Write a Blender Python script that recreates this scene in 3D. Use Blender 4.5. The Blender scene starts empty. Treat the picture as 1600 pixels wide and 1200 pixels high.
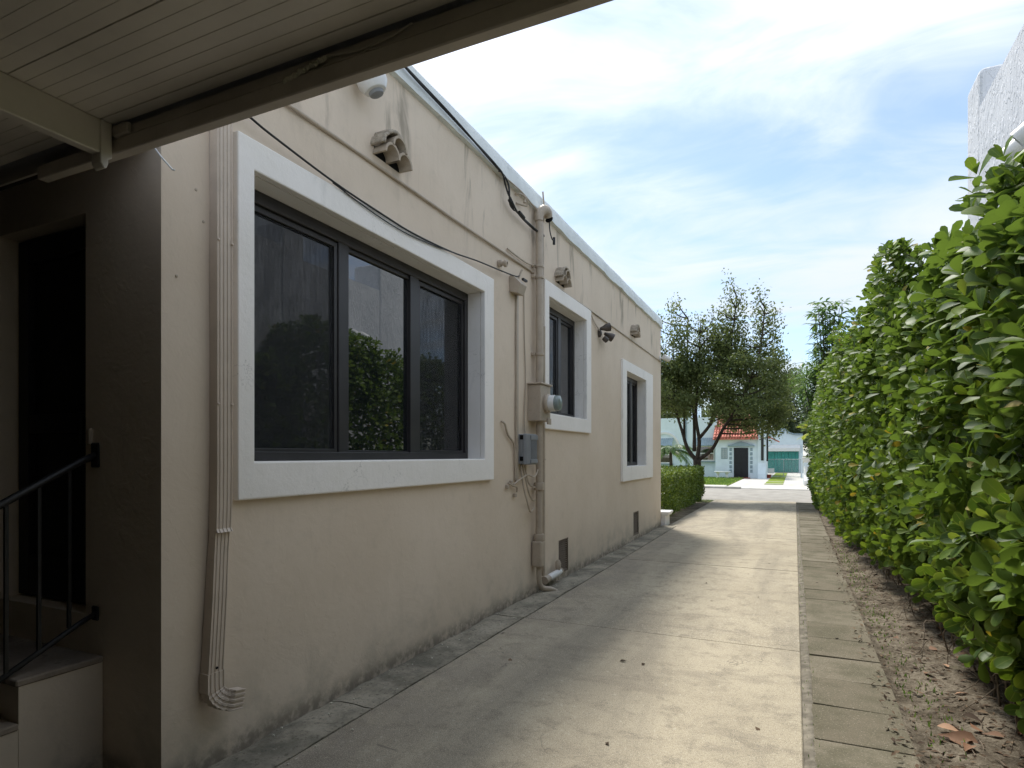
import bpy, math, random
import numpy as np
from mathutils import Vector, Matrix, noise as mnoise
random.seed(7); RNG = np.random.default_rng(11)
PI = math.pi
sc = bpy.context.scene
col = sc.collection

# ------------------------------------------------------------------ camera, sky, sun, exposure
cam_d = bpy.data.cameras.new('camera'); cam = bpy.data.objects.new('camera', cam_d); col.objects.link(cam)
CAM = Vector((0, 0, 1.5))
YAW = math.atan(442 / 950)
cam.location = CAM; cam.rotation_euler = (PI / 2, 0, YAW)
cam_d.sensor_width = 36; cam_d.lens = 950 / 1600 * 36; cam_d.shift_y = 111 / 1600
cam_d.clip_start = 0.05; cam_d.clip_end = 3000
sc.camera = cam
sc.render.resolution_x = 1024; sc.render.resolution_y = 768
sc.cycles.use_denoising = True
sc.cycles.max_bounces = 8; sc.cycles.diffuse_bounces = 5; sc.cycles.glossy_bounces = 3
sc.cycles.transmission_bounces = 4; sc.cycles.transparent_max_bounces = 8
sc.cycles.sample_clamp_indirect = 6
sc.view_settings.view_transform = 'Standard'; sc.view_settings.look = 'None'
sc.view_settings.gamma = 1; sc.view_settings.use_curve_mapping = False
sc.view_settings.exposure = 2.36

SUN = Vector((-0.30, 0.44, 0.86)).normalized()
sun_el = math.asin(SUN.z); sun_az = math.atan2(SUN.x, SUN.y)
sd = bpy.data.lights.new('sun', 'SUN'); sd.energy = 0.95; sd.angle = math.radians(10); sd.color = (1, .955, .88)
so = bpy.data.objects.new('sun', sd); col.objects.link(so)
so.rotation_euler = (-SUN).to_track_quat('-Z', 'Y').to_euler(); so.location = (-10, 10, 30)

wd = bpy.data.worlds.new('World'); sc.world = wd; wd.use_nodes = True
def build_world():
    nt = wd.node_tree; n = nt.nodes; L = nt.links; n.clear()
    out = n.new('ShaderNodeOutputWorld'); bg = n.new('ShaderNodeBackground'); bg.inputs[1].default_value = 0.06
    sky = n.new('ShaderNodeTexSky'); sky.sky_type = 'NISHITA'; sky.sun_disc = False
    sky.sun_elevation = sun_el; sky.sun_rotation = sun_az; sky.air_density = 1.0; sky.dust_density = 0.4; sky.ozone_density = 2.0
    tc = n.new('ShaderNodeTexCoord'); sep = n.new('ShaderNodeSeparateXYZ'); L.new(tc.outputs['Generated'], sep.inputs[0])
    def math_(op, a, b=None, clamp=False):
        m = n.new('ShaderNodeMath'); m.operation = op; m.use_clamp = clamp
        for i, v in enumerate((a, b)):
            if v is None: continue
            if isinstance(v, (int, float)): m.inputs[i].default_value = v
            else: L.new(v, m.inputs[i])
        return m.outputs[0]
    z = math_('ADD', math_('MAXIMUM', sep.outputs[2], 0.0), 0.16)
    px = math_('DIVIDE', sep.outputs[0], z); py = math_('DIVIDE', sep.outputs[1], z)
    cmb = n.new('ShaderNodeCombineXYZ'); L.new(px, cmb.inputs[0]); L.new(py, cmb.inputs[1])
    mp = n.new('ShaderNodeMapping'); L.new(cmb.outputs[0], mp.inputs[0])
    mp.inputs['Rotation'].default_value = (0, 0, math.radians(-28)); mp.inputs['Location'].default_value = (9.1, 3.3, 0)
    mp.inputs['Scale'].default_value = (0.75, 1.5, 1)
    def noise(sc_, det, dist, rough, vec):
        t = n.new('ShaderNodeTexNoise'); t.inputs['Scale'].default_value = sc_; t.inputs['Detail'].default_value = det
        t.inputs['Distortion'].default_value = dist; t.inputs['Roughness'].default_value = rough; L.new(vec, t.inputs['Vector']); return t.outputs[0]
    big = noise(0.85, 4, 0.5, .5, mp.outputs[0]); fine = noise(2.2, 12, 0.9, .6, mp.outputs[0])
    f = math_('ADD', math_('MULTIPLY', big, 0.62), math_('MULTIPLY', fine, 0.38))
    mr = n.new('ShaderNodeMapRange'); mr.interpolation_type = 'SMOOTHSTEP'; L.new(f, mr.inputs[0])
    mr.inputs[1].default_value = 0.38; mr.inputs[2].default_value = 0.63; mr.inputs[3].default_value = 0.15; mr.inputs[4].default_value = 0.93
    # thin cloud is brighter towards the sun, as real forward scattering makes it
    dp = n.new('ShaderNodeVectorMath'); dp.operation = 'DOT_PRODUCT'; L.new(tc.outputs['Generated'], dp.inputs[0]); dp.inputs[1].default_value = SUN
    g = math_('POWER', math_('MAXIMUM', dp.outputs['Value'], 0.0), 7.0)
    zz = math_('MAXIMUM', sep.outputs[2], 0.0)
    br = math_('ADD', math_('ADD', 3.05, math_('MULTIPLY', math_('MULTIPLY', zz, zz), 4.0)), math_('MULTIPLY', g, 1.5))
    cc = n.new('ShaderNodeMix'); cc.data_type = 'RGBA'; cc.blend_type = 'MULTIPLY'; cc.inputs[0].default_value = 1
    cc.inputs[6].default_value = (.90, .955, 1.0, 1); L.new(br, cc.inputs[7])
    dim = n.new('ShaderNodeMix'); dim.data_type = 'RGBA'; dim.blend_type = 'MULTIPLY'; dim.inputs[0].default_value = 1; L.new(sky.outputs[0], dim.inputs[6]); dim.inputs[7].default_value = (.63, .65, .69, 1)
    mx = n.new('ShaderNodeMix'); mx.data_type = 'RGBA'; L.new(mr.outputs[0], mx.inputs[0]); L.new(dim.outputs[2], mx.inputs[6]); L.new(cc.outputs[2], mx.inputs[7])
    L.new(mx.outputs[2], bg.inputs[0]); L.new(bg.outputs[0], out.inputs[0])
build_world()

# ------------------------------------------------------------------ mesh helpers
class MB:
    def __init__(s): s.v = []; s.f = []
    def add(s, vs, fs):
        b = len(s.v); s.v += [tuple(v) for v in vs]; s.f += [tuple(b + i for i in f) for f in fs]; return s
    def box(s, x0, x1, y0, y1, z0, z1):
        return s.add([(x0,y0,z0),(x1,y0,z0),(x1,y1,z0),(x0,y1,z0),(x0,y0,z1),(x1,y0,z1),(x1,y1,z1),(x0,y1,z1)],
                     [(0,3,2,1),(4,5,6,7),(0,1,5,4),(1,2,6,5),(2,3,7,6),(3,0,4,7)])
    def prism(s, poly, axis, a, b):
        # poly: 2D points, extruded along axis 'x','y' or 'z' from a to b
        def P(p, t): return {'x': (t, p[0], p[1]), 'y': (p[0], t, p[1]), 'z': (p[0], p[1], t)}[axis]
        n = len(poly); vs = [P(p, a) for p in poly] + [P(p, b) for p in poly]
        fs = [tuple(range(n)), tuple(range(2*n-1, n-1, -1))] + [(i, i+n, (i+1) % n + n, (i+1) % n) for i in range(n)]
        return s.add(vs, fs)
    def tube(s, pts, r, n=8, cap=True):
        pts = [Vector(p) for p in pts]; m = len(pts)
        rs = r if isinstance(r, (list, tuple)) else [r] * m
        up = Vector((0, 0, 1)); rings = []; prev = None
        for i, p in enumerate(pts):
            t = (pts[min(i+1, m-1)] - pts[max(i-1, 0)]).normalized()
            if prev is None:
                a = t.orthogonal().normalized() if abs(t.z) > .95 else t.cross(up).normalized()
            else:
                a = prev - t * prev.dot(t)
                a = a.normalized() if a.length > 1e-6 else t.orthogonal().normalized()
            prev = a; b = t.cross(a)
            rings.append([p + (a*math.cos(2*PI*k/n) + b*math.sin(2*PI*k/n)) * rs[i] for k in range(n)])
        vs = [v for rg in rings for v in rg]; fs = []
        for i in range(m-1):
            for k in range(n):
                fs.append((i*n+k, i*n+(k+1) % n, (i+1)*n+(k+1) % n, (i+1)*n+k))
        if cap: fs += [tuple(range(n-1, -1, -1)), tuple((m-1)*n+k for k in range(n))]
        return s.add(vs, fs)
    def lathe(s, prof, origin, axis=(0,0,1), n=16):
        # prof: (radius, height) pairs along axis
        ax = Vector(axis).normalized(); a = ax.orthogonal().normalized(); b = ax.cross(a); o = Vector(origin)
        vs = []; fs = []; m = len(prof)
        for r, h in prof:
            for k in range(n): vs.append(o + ax*h + (a*math.cos(2*PI*k/n) + b*math.sin(2*PI*k/n))*max(r, 1e-4))
        for i in range(m-1):
            for k in range(n): fs.append((i*n+k, i*n+(k+1) % n, (i+1)*n+(k+1) % n, (i+1)*n+k))
        fs += [tuple(range(n-1, -1, -1)), tuple((m-1)*n+k for k in range(n))]
        return s.add(vs, fs)
    def sweep(s, prof, frames):
        # prof: 2D closed profile (u,v); frames: list of (point, U, V)
        n = len(prof); vs = []
        for p, U, V in frames:
            p, U, V = Vector(p), Vector(U), Vector(V)
            vs += [p + U*a + V*b for a, b in prof]
        fs = []
        for i in range(len(frames)-1):
            for k in range(n): fs.append((i*n+k, (i+1)*n+k, (i+1)*n+(k+1) % n, i*n+(k+1) % n))
        fs += [tuple(range(n)), tuple((len(frames)-1)*n+k for k in range(n-1, -1, -1))]
        return s.add(vs, fs)

def origin_of(o):
    p = Vector((0, 0, 0))
    while o is not None: p += o.location; o = o.parent
    return p
def link(name, me, parent=None, loc=None):
    o = bpy.data.objects.new(name, me); col.objects.link(o)
    if parent is not None: o.parent = parent
    if loc is not None: o.location = loc
    return o
def obj(name, mb, m, parent=None, smooth=False, bevel=0.0, origin=None, seg=1):
    V = np.array(mb.v, dtype=float)
    if origin is None: origin = Vector(((V[:,0].min()+V[:,0].max())/2, (V[:,1].min()+V[:,1].max())/2, V[:,2].min()))
    origin = Vector(origin)
    me = bpy.data.meshes.new(name); me.from_pydata([tuple(Vector(v)-origin) for v in mb.v], [], mb.f)
    me.materials.append(m); me.validate(); me.update()
    import bmesh
    b = bmesh.new(); b.from_mesh(me); bmesh.ops.recalc_face_normals(b, faces=b.faces); b.to_mesh(me); b.free()
    o = link(name, me, parent, origin - origin_of(parent))
    if smooth is True: me.polygons.foreach_set('use_smooth', [True]*len(me.polygons))
    elif smooth: 
        me.polygons.foreach_set('use_smooth', [True]*len(me.polygons)); me.set_sharp_from_angle(angle=math.radians(smooth))
    if bevel:
        md = o.modifiers.new('edge', 'BEVEL'); md.width = bevel; md.segments = seg; md.limit_method = 'ANGLE'; md.angle_limit = math.radians(40)
    return o
def tag(o, label, cat, group=None):
    o['label'] = label; o['category'] = cat
    if group: o['group'] = group
    return o
def kind(o, k='structure'): o['kind'] = k; return o
def thing(name, loc, label, cat, group=None):
    o = bpy.data.objects.new(name, None); col.objects.link(o); o.location = loc; o.empty_display_size = .2
    return tag(o, label, cat, group)
def empty(name, loc, parent=None):
    o = bpy.data.objects.new(name, None); col.objects.link(o); o.empty_display_size = .1
    if parent is not None: o.parent = parent; o.location = Vector(loc) - origin_of(parent)
    else: o.location = loc
    return o
def smoothpath(pts, n=6):
    P = [Vector(p) for p in pts]; out = []
    for i in range(len(P)-1):
        p0, p1, p2, p3 = P[max(i-1,0)], P[i], P[i+1], P[min(i+2,len(P)-1)]
        for k in range(n):
            t = k/n; out.append(.5*((2*p1)+(p2-p0)*t+(2*p0-5*p1+4*p2-p3)*t*t+(3*p1-p0-3*p2+p3)*t**3))
    out.append(P[-1]); return out

# ------------------------------------------------------------------ material helpers
class NT:
    def __init__(s, name):
        s.m = bpy.data.materials.new(name); s.m.use_nodes = True; s.t = s.m.node_tree; s.n = s.t.nodes; s.L = s.t.links
        s.b = s.n['Principled BSDF']; s.out = s.n['Material Output']
        s.pos = None
    def P(s):
        if s.pos is None: s.pos = s.n.new('ShaderNodeNewGeometry').outputs['Position']
        return s.pos
    def mapping(s, scale, rot=(0,0,0), loc=(0,0,0), vec=None):
        m = s.n.new('ShaderNodeMapping'); s.L.new(vec or s.P(), m.inputs[0]); m.inputs['Scale'].default_value = scale
        m.inputs['Rotation'].default_value = rot; m.inputs['Location'].default_value = loc; return m.outputs[0]
    def noise(s, scale, detail=5, rough=.55, dist=0, vec=None):
        t = s.n.new('ShaderNodeTexNoise'); t.inputs['Scale'].default_value = scale; t.inputs['Detail'].default_value = detail
        t.inputs['Roughness'].default_value = rough; t.inputs['Distortion'].default_value = dist
        s.L.new(vec or s.P(), t.inputs['Vector']); return t.outputs[0]
    def ramp(s, v, a, b, lo=0., hi=1.):
        r = s.n.new('ShaderNodeMapRange'); r.interpolation_type = 'SMOOTHSTEP'; s.L.new(v, r.inputs[0])
        for i, x in enumerate((a, b, lo, hi)): r.inputs[i+1].default_value = x
        return r.outputs[0]
    def math(s, op, a, b=None):
        m = s.n.new('ShaderNodeMath'); m.operation = op
        for i, v in enumerate((a, b)):
            if v is None: continue
            if isinstance(v, (int, float)): m.inputs[i].default_value = v
            else: s.L.new(v, m.inputs[i])
        return m.outputs[0]
    def mix(s, f, a, b, blend='MIX'):
        x = s.n.new('ShaderNodeMix'); x.data_type = 'RGBA'; x.blend_type = blend
        for i, v in ((0, f), (6, a), (7, b)):
            if isinstance(v, (int, float)): x.inputs[i].default_value = v
            elif isinstance(v, tuple): x.inputs[i].default_value = v + (1,) if len(v) == 3 else v
            else: s.L.new(v, x.inputs[i])
        return x.outputs[2]
    def sep(s, vec=None):
        q = s.n.new('ShaderNodeSeparateXYZ'); s.L.new(vec or s.P(), q.inputs[0]); return q.outputs
    def color(s, v):
        if isinstance(v, tuple): s.b.inputs['Base Color'].default_value = v + (1,)
        else: s.L.new(v, s.b.inputs['Base Color'])
        return s
    def bump(s, h, strength=.3, dist=.01, prev=None):
        b = s.n.new('ShaderNodeBump'); b.inputs['Strength'].default_value = strength; b.inputs['Distance'].default_value = dist
        s.L.new(h, b.inputs['Height'])
        if prev is not None: s.L.new(prev, b.inputs['Normal'])
        s.L.new(b.outputs[0], s.b.inputs['Normal']); return b.outputs[0]
    def rough(s, r, spec=.5):
        if isinstance(r, (int, float)): s.b.inputs['Roughness'].default_value = r
        else: s.L.new(r, s.b.inputs['Roughness'])
        s.b.inputs['Specular IOR Level'].default_value = spec; return s

def simple(name, c, rough=.6, var=.12, scale=6, spec=.4, bump=.15, bscale=60, bdist=.004, metal=0, spots=0):
    t = NT(name); n1 = t.noise(scale, 6, .6)
    lo = tuple(x*(1-var) for x in c); hi = tuple(min(1, x*(1+var)) for x in c)
    cc = t.mix(t.ramp(n1, .3, .7), lo, hi)
    if spots: cc = t.mix(t.ramp(t.noise(scale*4, 4, .6), .56, .7, 0, spots), cc, tuple(x*.35 for x in c))
    t.color(cc).rough(rough, spec); t.b.inputs['Metallic'].default_value = metal
    if bump: t.bump(t.noise(bscale, 4, .6), bump, bdist)
    return t.m

def mat_wall():
    t = NT('beige_stucco'); p = t.sep()
    base = t.mix(t.ramp(t.noise(1.1, 5, .55), .3, .7), (.660, .556, .440), (.710, .606, .490))
    base = t.mix(t.ramp(t.noise(9, 5, .65), .5, .8, 0, .2), base, (.44, .38, .30))
    # run-off streaks under the parapet
    st = t.noise(1.0, 7, .62, .6, t.mapping((5, 4.0, .75)))
    topm = t.ramp(p[2], 3.1, 4.1)
    f = t.math('MULTIPLY', t.ramp(st, .54, .68, 0, .75), topm)
    base = t.mix(f, base, (.20, .175, .135))
    st2 = t.noise(1.0, 6, .6, .4, t.mapping((4, 6.0, .5), loc=(3, 1, 2)))
    base = t.mix(t.ramp(st2, .58, .78, 0, .10), base, (.28, .25, .19))
    low = t.math('MULTIPLY', t.ramp(p[2], .55, .02), t.ramp(t.noise(3.2, 6, .65), .44, .68, .0, .38))
    base = t.mix(low, base, (.27, .255, .20))
    edge = t.math('MULTIPLY', t.ramp(p[2], .13, .0), t.ramp(t.noise(14, 5, .6), .35, .6, .1, .7))
    base = t.mix(edge, base, (.17, .15, .12))
    t.color(base).rough(.85, .25)
    n1 = t.bump(t.noise(2.6, 5, .6, .8), .16, .03)
    n2 = t.bump(t.noise(26, 6, .65, .3), .26, .005, n1)
    # hairline trowel marks
    w = t.ramp(t.noise(5.5, 3, .5, 2.2), .60, .66)
    t.bump(w, .10, .004, n2)
    return t.m
def mat_knife():
    t = NT('white_knife_stucco'); 
    t.color(t.mix(t.ramp(t.noise(2, 5), .3, .7), (.58, .595, .62), (.68, .69, .71))).rough(.8, .3)
    v = t.mapping((1, 1, .5), rot=(.5, 0, 0))
    h = t.ramp(t.noise(13, 3, .55, 1.2, v), .47, .58)
    n1 = t.bump(h, .55, .010); t.bump(t.noise(60, 4), .25, .006, n1)
    return t.m
def mat_trim():
    t = NT('white_trim_paint')
    c = t.mix(t.ramp(t.noise(3, 6), .3, .7), (.85, .82, .77), (.89, .86, .82))
    c = t.mix(t.ramp(t.noise(1, 6, .65, .3, t.mapping((6, 6, 1.5))), .58, .75, 0, .30), c, (.45, .45, .42))
    ln = t.ramp(t.math('ABSOLUTE', t.math('SUBTRACT', t.noise(2.3, 5, .6, .4), .5)), .004, .001)
    c = t.mix(t.math('MULTIPLY', ln, t.ramp(t.noise(1.1, 2), .52, .58, 0, .45)), c, (.38, .37, .34))
    c = t.mix(t.ramp(t.noise(40, 5, .7), .62, .72, 0, .35), c, (.50, .50, .47))
    t.color(c).rough(.75, .3); n = t.bump(t.noise(18, 6, .65), .35, .010); t.bump(t.noise(90, 3), .25, .003, n); return t.m
def mat_concrete():
    t = NT('weathered_concrete'); p = t.sep()
    base = t.mix(t.ramp(t.noise(.8, 6, .6), .3, .7), (.37, .318, .228), (.45, .392, .285))
    # dirt and algae along the wall side and in long wheel-worn bands
    band = t.noise(1, 7, .62, .8, t.mapping((1.25, .22, 1)))
    base = t.mix(t.ramp(band, .46, .66, 0, .60), base, (.20, .175, .135))
    base = t.mix(t.math('MULTIPLY', t.ramp(p[0], -1.45, -2.35), t.ramp(t.noise(2.2, 7, .68), .33, .60, .15, .75)), base, (.215, .187, .155))
    blot = t.noise(5.5, 8, .72, .3)
    base = t.mix(t.ramp(blot, .50, .66, 0, .62), base, (.18, .155, .115))
    bl2 = t.noise(1.9, 8, .70, .5, t.mapping((.8, 1.5, 1), loc=(2, 8, 0)))
    base = t.mix(t.ramp(bl2, .50, .66, 0, .55), base, (.21, .18, .135))
    sp = t.noise(55, 5, .75)
    base = t.mix(t.ramp(sp, .50, .68, 0, .65), base, (.15, .135, .105))
    pale = t.noise(24, 6, .7)
    base = t.mix(t.ramp(pale, .57, .70, 0, .55), base, (.56, .51, .41))
    g = t.noise(170, 3, .7); base = t.mix(t.ramp(g, .52, .64, 0, .75), base, (.20, .175, .135)); base = t.mix(t.ramp(g, .46, .38, 0, .6), base, (.60, .55, .45))
    cr = t.noise(1.3, 4, .55, .5); ln = t.ramp(t.math('ABSOLUTE', t.math('SUBTRACT', cr, .5)), .0035, .0010)
    base = t.mix(t.math('MULTIPLY', ln, t.ramp(t.noise(.9, 2, .5, 0, t.mapping((1,1,1), loc=(5,9,2))), .53, .60, 0, .5)), base, (.12, .105, .085))
    t.color(base).rough(.9, .25)
    n = t.bump(t.noise(120, 4, .7), .5, .004); t.bump(t.noise(6, 6, .65), .3, .012, n); return t.m
def mat_mossy():
    t = NT('mossy_concrete')
    base = t.mix(t.ramp(t.noise(2.2, 7, .7), .35, .65), (.15, .14, .11), (.36, .325, .255))
    base = t.mix(t.ramp(t.noise(1.4, 6, .65, .5), .52, .68, 0, .7), base, (.135, .118, .085))
    base = t.mix(t.ramp(t.noise(38, 5, .75), .52, .66, 0, .7), base, (.08, .075, .058))
    base = t.mix(t.ramp(t.noise(17, 6, .7), .60, .70, 0, .6), base, (.42, .40, .33))
    t.color(base).rough(.95, .2); n = t.bump(t.noise(70, 5, .7), .6, .006); t.bump(t.noise(7, 6, .65), .4, .02, n); return t.m
def mat_paver():
    t = NT('grey_paver_concrete'); oi = t.n.new('ShaderNodeObjectInfo')
    base = t.mix(oi.outputs['Random'], (.145, .125, .088), (.205, .18, .132))
    base = t.mix(t.ramp(t.noise(2.4, 7, .65), .42, .64, 0, .75), base, (.095, .088, .055))
    sp = t.noise(95, 4, .75); base = t.mix(t.ramp(sp, .50, .66, 0, .7), base, (.09, .082, .06))
    base = t.mix(t.ramp(t.noise(110, 3, .7, 0, t.mapping((1,1,1), loc=(7,3,1))), .58, .68, 0, .6), base, (.42, .38, .30))
    t.color(base).rough(.95, .2); n = t.bump(t.noise(130, 4, .7), .6, .004); t.bump(t.noise(9, 5), .3, .01, n); return t.m
def mat_dirt():
    t = NT('sandy_dirt')
    base = t.mix(t.ramp(t.noise(3, 7, .7), .35, .65), (.085, .068, .048), (.235, .20, .15))
    base = t.mix(t.ramp(t.noise(22, 6, .75), .48, .64, 0, .75), base, (.06, .046, .032))
    base = t.mix(t.ramp(t.noise(45, 5, .75), .58, .68, 0, .8), base, (.36, .31, .24))
    base = t.mix(t.ramp(t.noise(1.7, 6, .7, .4), .56, .70, 0, .5), base, (.075, .095, .03))
    t.color(base).rough(1, .1); n = t.bump(t.noise(60, 6, .75), .9, .012); t.bump(t.noise(14, 6, .7), .7, .03, n); return t.m
def leaf_mat(name, c0, c1, c2, rough=.38, spec=.5, trans=.3, back=None, rim=None):
    t = NT(name); a = t.n.new('ShaderNodeAttribute'); a.attribute_name = 'rnd'; oi = t.n.new('ShaderNodeObjectInfo')
    r = t.math('FRACT', t.math('ADD', a.outputs['Fac'], oi.outputs['Random']))
    c = t.mix(t.ramp(r, 0, .55), c0, c1); c = t.mix(t.ramp(r, .6, 1), c, c2)
    if rim:
        c = t.mix(t.ramp(r, .972, .976), c, (.36, .30, .05))
        ed = t.n.new('ShaderNodeAttribute'); ed.attribute_name = 'edge'
        c = t.mix(t.ramp(ed.outputs['Fac'], .80, 1.0, 0, .75), c, rim); c = t.mix(t.ramp(ed.outputs['Fac'], .09, .0, 0, .6), c, rim)
        c = t.mix(t.ramp(t.noise(14, 4, .6), .5, .75, 0, .35), c, (.13, .14, .03))
    if back:
        g = t.n.new('ShaderNodeNewGeometry'); c = t.mix(g.outputs['Backfacing'], c, back)
    t.color(c).rough(rough, spec)
    tr = t.n.new('ShaderNodeBsdfTranslucent')
    hs = t.n.new('ShaderNodeHueSaturation'); hs.inputs['Value'].default_value = 1.5; hs.inputs['Saturation'].default_value = 1.1; hs.inputs['Hue'].default_value = .48
    t.L.new(c, hs.inputs['Color']); t.L.new(hs.outputs[0], tr.inputs[0])
    ms = t.n.new('ShaderNodeMixShader'); ms.inputs[0].default_value = trans
    t.L.new(t.b.outputs[0], ms.inputs[1]); t.L.new(tr.outputs[0], ms.inputs[2]); t.L.new(ms.outputs[0], t.out.inputs[0])
    return t.m
def mat_glass():
    t = NT('tinted_window_glass'); t.color((.010, .012, .014)).rough(.015, .5); t.b.inputs['IOR'].default_value = 2.3
    t.bump(t.noise(1.6, 2, .5), .012, .02); return t.m
def mat_screen():
    t = NT('insect_screen'); t.color((.022, .023, .025)).rough(.6, .2)
    tp = t.n.new('ShaderNodeBsdfTransparent'); ms = t.n.new('ShaderNodeMixShader')
    # moire of the weave, painted into the opacity as slow wavy bands
    v = t.mapping((1, 16, 2.2)); w = t.noise(1.4, 2, .5, 2.0, v)
    t.L.new(t.ramp(w, .35, .65, .42, .62), ms.inputs[0])
    t.L.new(tp.outputs[0], ms.inputs[1]); t.L.new(t.b.outputs[0], ms.inputs[2]); t.L.new(ms.outputs[0], t.out.inputs[0]); return t.m
def mat_grassland(name, a, b):
    t = NT(name); c = t.mix(t.ramp(t.noise(2.5, 7, .7), .3, .7), a, b); c = t.mix(t.ramp(t.noise(30, 5, .7), .5, .7, 0, .6), c, tuple(x*.5 for x in a))
    t.color(c).rough(1, .1); t.bump(t.noise(50, 5, .7), .8, .03); return t.m

M = {}
M['wall'] = mat_wall(); M['knife'] = mat_knife(); M['trim'] = mat_trim(); M['conc'] = mat_concrete(); M['moss'] = mat_mossy()
M['paver'] = mat_paver(); M['dirt'] = mat_dirt(); M['glass'] = mat_glass(); M['screen'] = mat_screen()
M['cap'] = simple('white_roof_coating', (.66, .69, .67), .7, .08, 4, .3, .4, 20, .01, spots=.25)
M['frame'] = simple('bronze_aluminium', (.028, .026, .027), .42, .15, 5, .5, .05)
M['beigepaint'] = simple('beige_gloss_paint', (.44, .37, .29), .5, .08, 9, .4, .2, 30, .003, spots=.25)
M['spout'] = simple('pinkish_beige_gutter_paint', (.57, .485, .40), .45, .07, 7, .45, .1, 40, .002, spots=.15)
M['ceil'] = simple('cream_ceiling_paint', (.67, .63, .575), .34, .08, 3, .5, .12, 18, .003, spots=.06)
M['fascia'] = simple('cream_beam_paint', (.55, .50, .45), .5, .1, 5, .4, .3, 25, .004, spots=.15)
M['plaster'] = simple('flaking_paint', (.58, .55, .46), .8, .2, 30, .2, .5, 60, .004)
M['edge'] = simple('crumbling_mortar', (.185, .165, .13), .95, .4, 12, .1, .7, 50, .008, spots=.6)
M['darkwood'] = simple('dark_brown_boards', (.06, .05, .04), .7, .2, 5, .3, .2)  # near-black tone chosen to absorb light in and around the carport
M['oil'] = simple('oil_stained_concrete', (.10, .09, .075), .8, .3, 2, .3, .4, 60, .005, spots=.5)  # floor tone darkened to cut bounce light onto the porch end wall
M['black'] = simple('black_cable_rubber', (.015, .015, .016), .5, .1, 6, .4, 0)
M['iron'] = simple('black_wrought_iron', (.018, .018, .019), .45, .3, 20, .5, .3, 60, .003, spots=.3)
M['door'] = simple('near_black_door', (.012, .012, .016), .5, .2, 4, .4, .1)
M['dark'] = simple('dark_void', (.01, .01, .01), .9, .1, 4, .1, 0)
M['step'] = simple('brown_step_concrete', (.30, .25, .20), .85, .25, 5, .2, .5, 40, .006, spots=.5)
M['clay'] = simple('painted_clay_tile', (.43, .365, .285), .85, .12, 16, .2, .5, 40, .006, spots=.5)
M['mortar'] = simple('rough_mortar', (.44, .385, .31), .95, .25, 20, .1, 1.0, 45, .02, spots=.6)
M['grey'] = simple('grey_plastic', (.23, .24, .25), .5, .06, 8, .4, .05)
M['white'] = simple('white_plastic', (.72, .72, .70), .35, .04, 6, .5, .03)
M['clear'] = simple('glass_meter_dome', (.22, .27, .26), .08, .1, 30, .7, 0)
M['rust'] = simple('dark_bronze_lamp', (.07, .055, .045), .5, .3, 20, .5, .1)
M['grille'] = simple('brown_vent_metal', (.21, .165, .125), .6, .15, 20, .3, .2, 60, .002)
M['stem'] = simple('grey_brown_bark', (.17, .135, .10), .9, .3, 14, .2, .6, 50, .008)
M['bark'] = simple('dark_bark', (.060, .048, .038), .95, .3, 9, .2, .8, 30, .03)
M['clusia'] = leaf_mat('round_hedge_leaf', (.050, .102, .018), (.100, .180, .026), (.180, .255, .045), .48, .32, .42, (.085, .145, .030), (.20, .26, .055))
M['box'] = leaf_mat('small_hedge_leaf', (.060, .105, .018), (.115, .175, .026), (.20, .27, .05), .45, .4, .34)
M['treeleaf'] = leaf_mat('olive_tree_leaf', (.082, .115, .040), (.120, .158, .054), (.17, .205, .08), .5, .35, .45)
M['darkleaf'] = leaf_mat('dark_evergreen_leaf', (.026, .045, .018), (.045, .070, .026), (.07, .10, .035), .5, .35, .2)
M['lightleaf'] = leaf_mat('light_green_leaf', (.065, .13, .03), (.11, .19, .045), (.17, .27, .06), .45, .4, .35)
M['shefleaf'] = leaf_mat('glossy_drooping_leaf', (.055, .115, .035), (.085, .155, .045), (.12, .20, .06), .42, .4, .4)
M['palm'] = leaf_mat('green_palm_leaf', (.04, .09, .025), (.07, .13, .035), (.11, .18, .045), .45, .4, .3)
M['areca'] = leaf_mat('yellow_palm_leaf', (.16, .22, .03), (.26, .32, .04), (.36, .40, .06), .45, .4, .4)
M['dryleaf'] = leaf_mat('dry_leaf', (.19, .105, .06), (.30, .155, .085), (.38, .23, .14), .7, .3, .1)
M['brownleaf'] = leaf_mat('dead_brown_leaf', (.045, .030, .020), (.10, .065, .040), (.19, .135, .085), .8, .2, .05)
M['lawn'] = mat_grassland('lawn_grass', (.15, .21, .03), (.24, .30, .05))
M['soil'] = mat_grassland('ground_soil', (.09, .10, .04), (.14, .13, .07))
M['road'] = simple('sun_bleached_asphalt', (.30, .28, .245), .9, .14, 2.0, .2, .5, 60, .006, spots=.3)
M['pale'] = simple('pale_concrete', (.50, .48, .43), .9, .14, 2, .2, .3, 50, .005, spots=.2)
M['blue'] = simple('pale_blue_stucco', (.68, .77, .82), .85, .05, 2, .2, .4, 30, .01)
M['bluetrim'] = simple('slate_blue_trim', (.26, .34, .38), .7, .1, 4, .3, .1)
M['tile'] = simple('red_roof_tile', (.50, .17, .12), .75, .35, 3.5, .3, .3, 20, .01, spots=.3)
M['teal'] = simple('teal_door_paint', (.035, .24, .21), .5, .12, 3, .4, .1)
M['redstep'] = simple('red_step', (.26, .06, .035), .7, .15, 5, .3, .1)
M['galv'] = simple('galvanised_wire', (.32, .38, .38), .5, .1, 5, .5, 0)
M['wood'] = simple('grey_utility_pole', (.16, .13, .10), .9, .2, 5, .2, .3)

WX = -2.6                                                            # plane of the house's long wall

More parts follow.
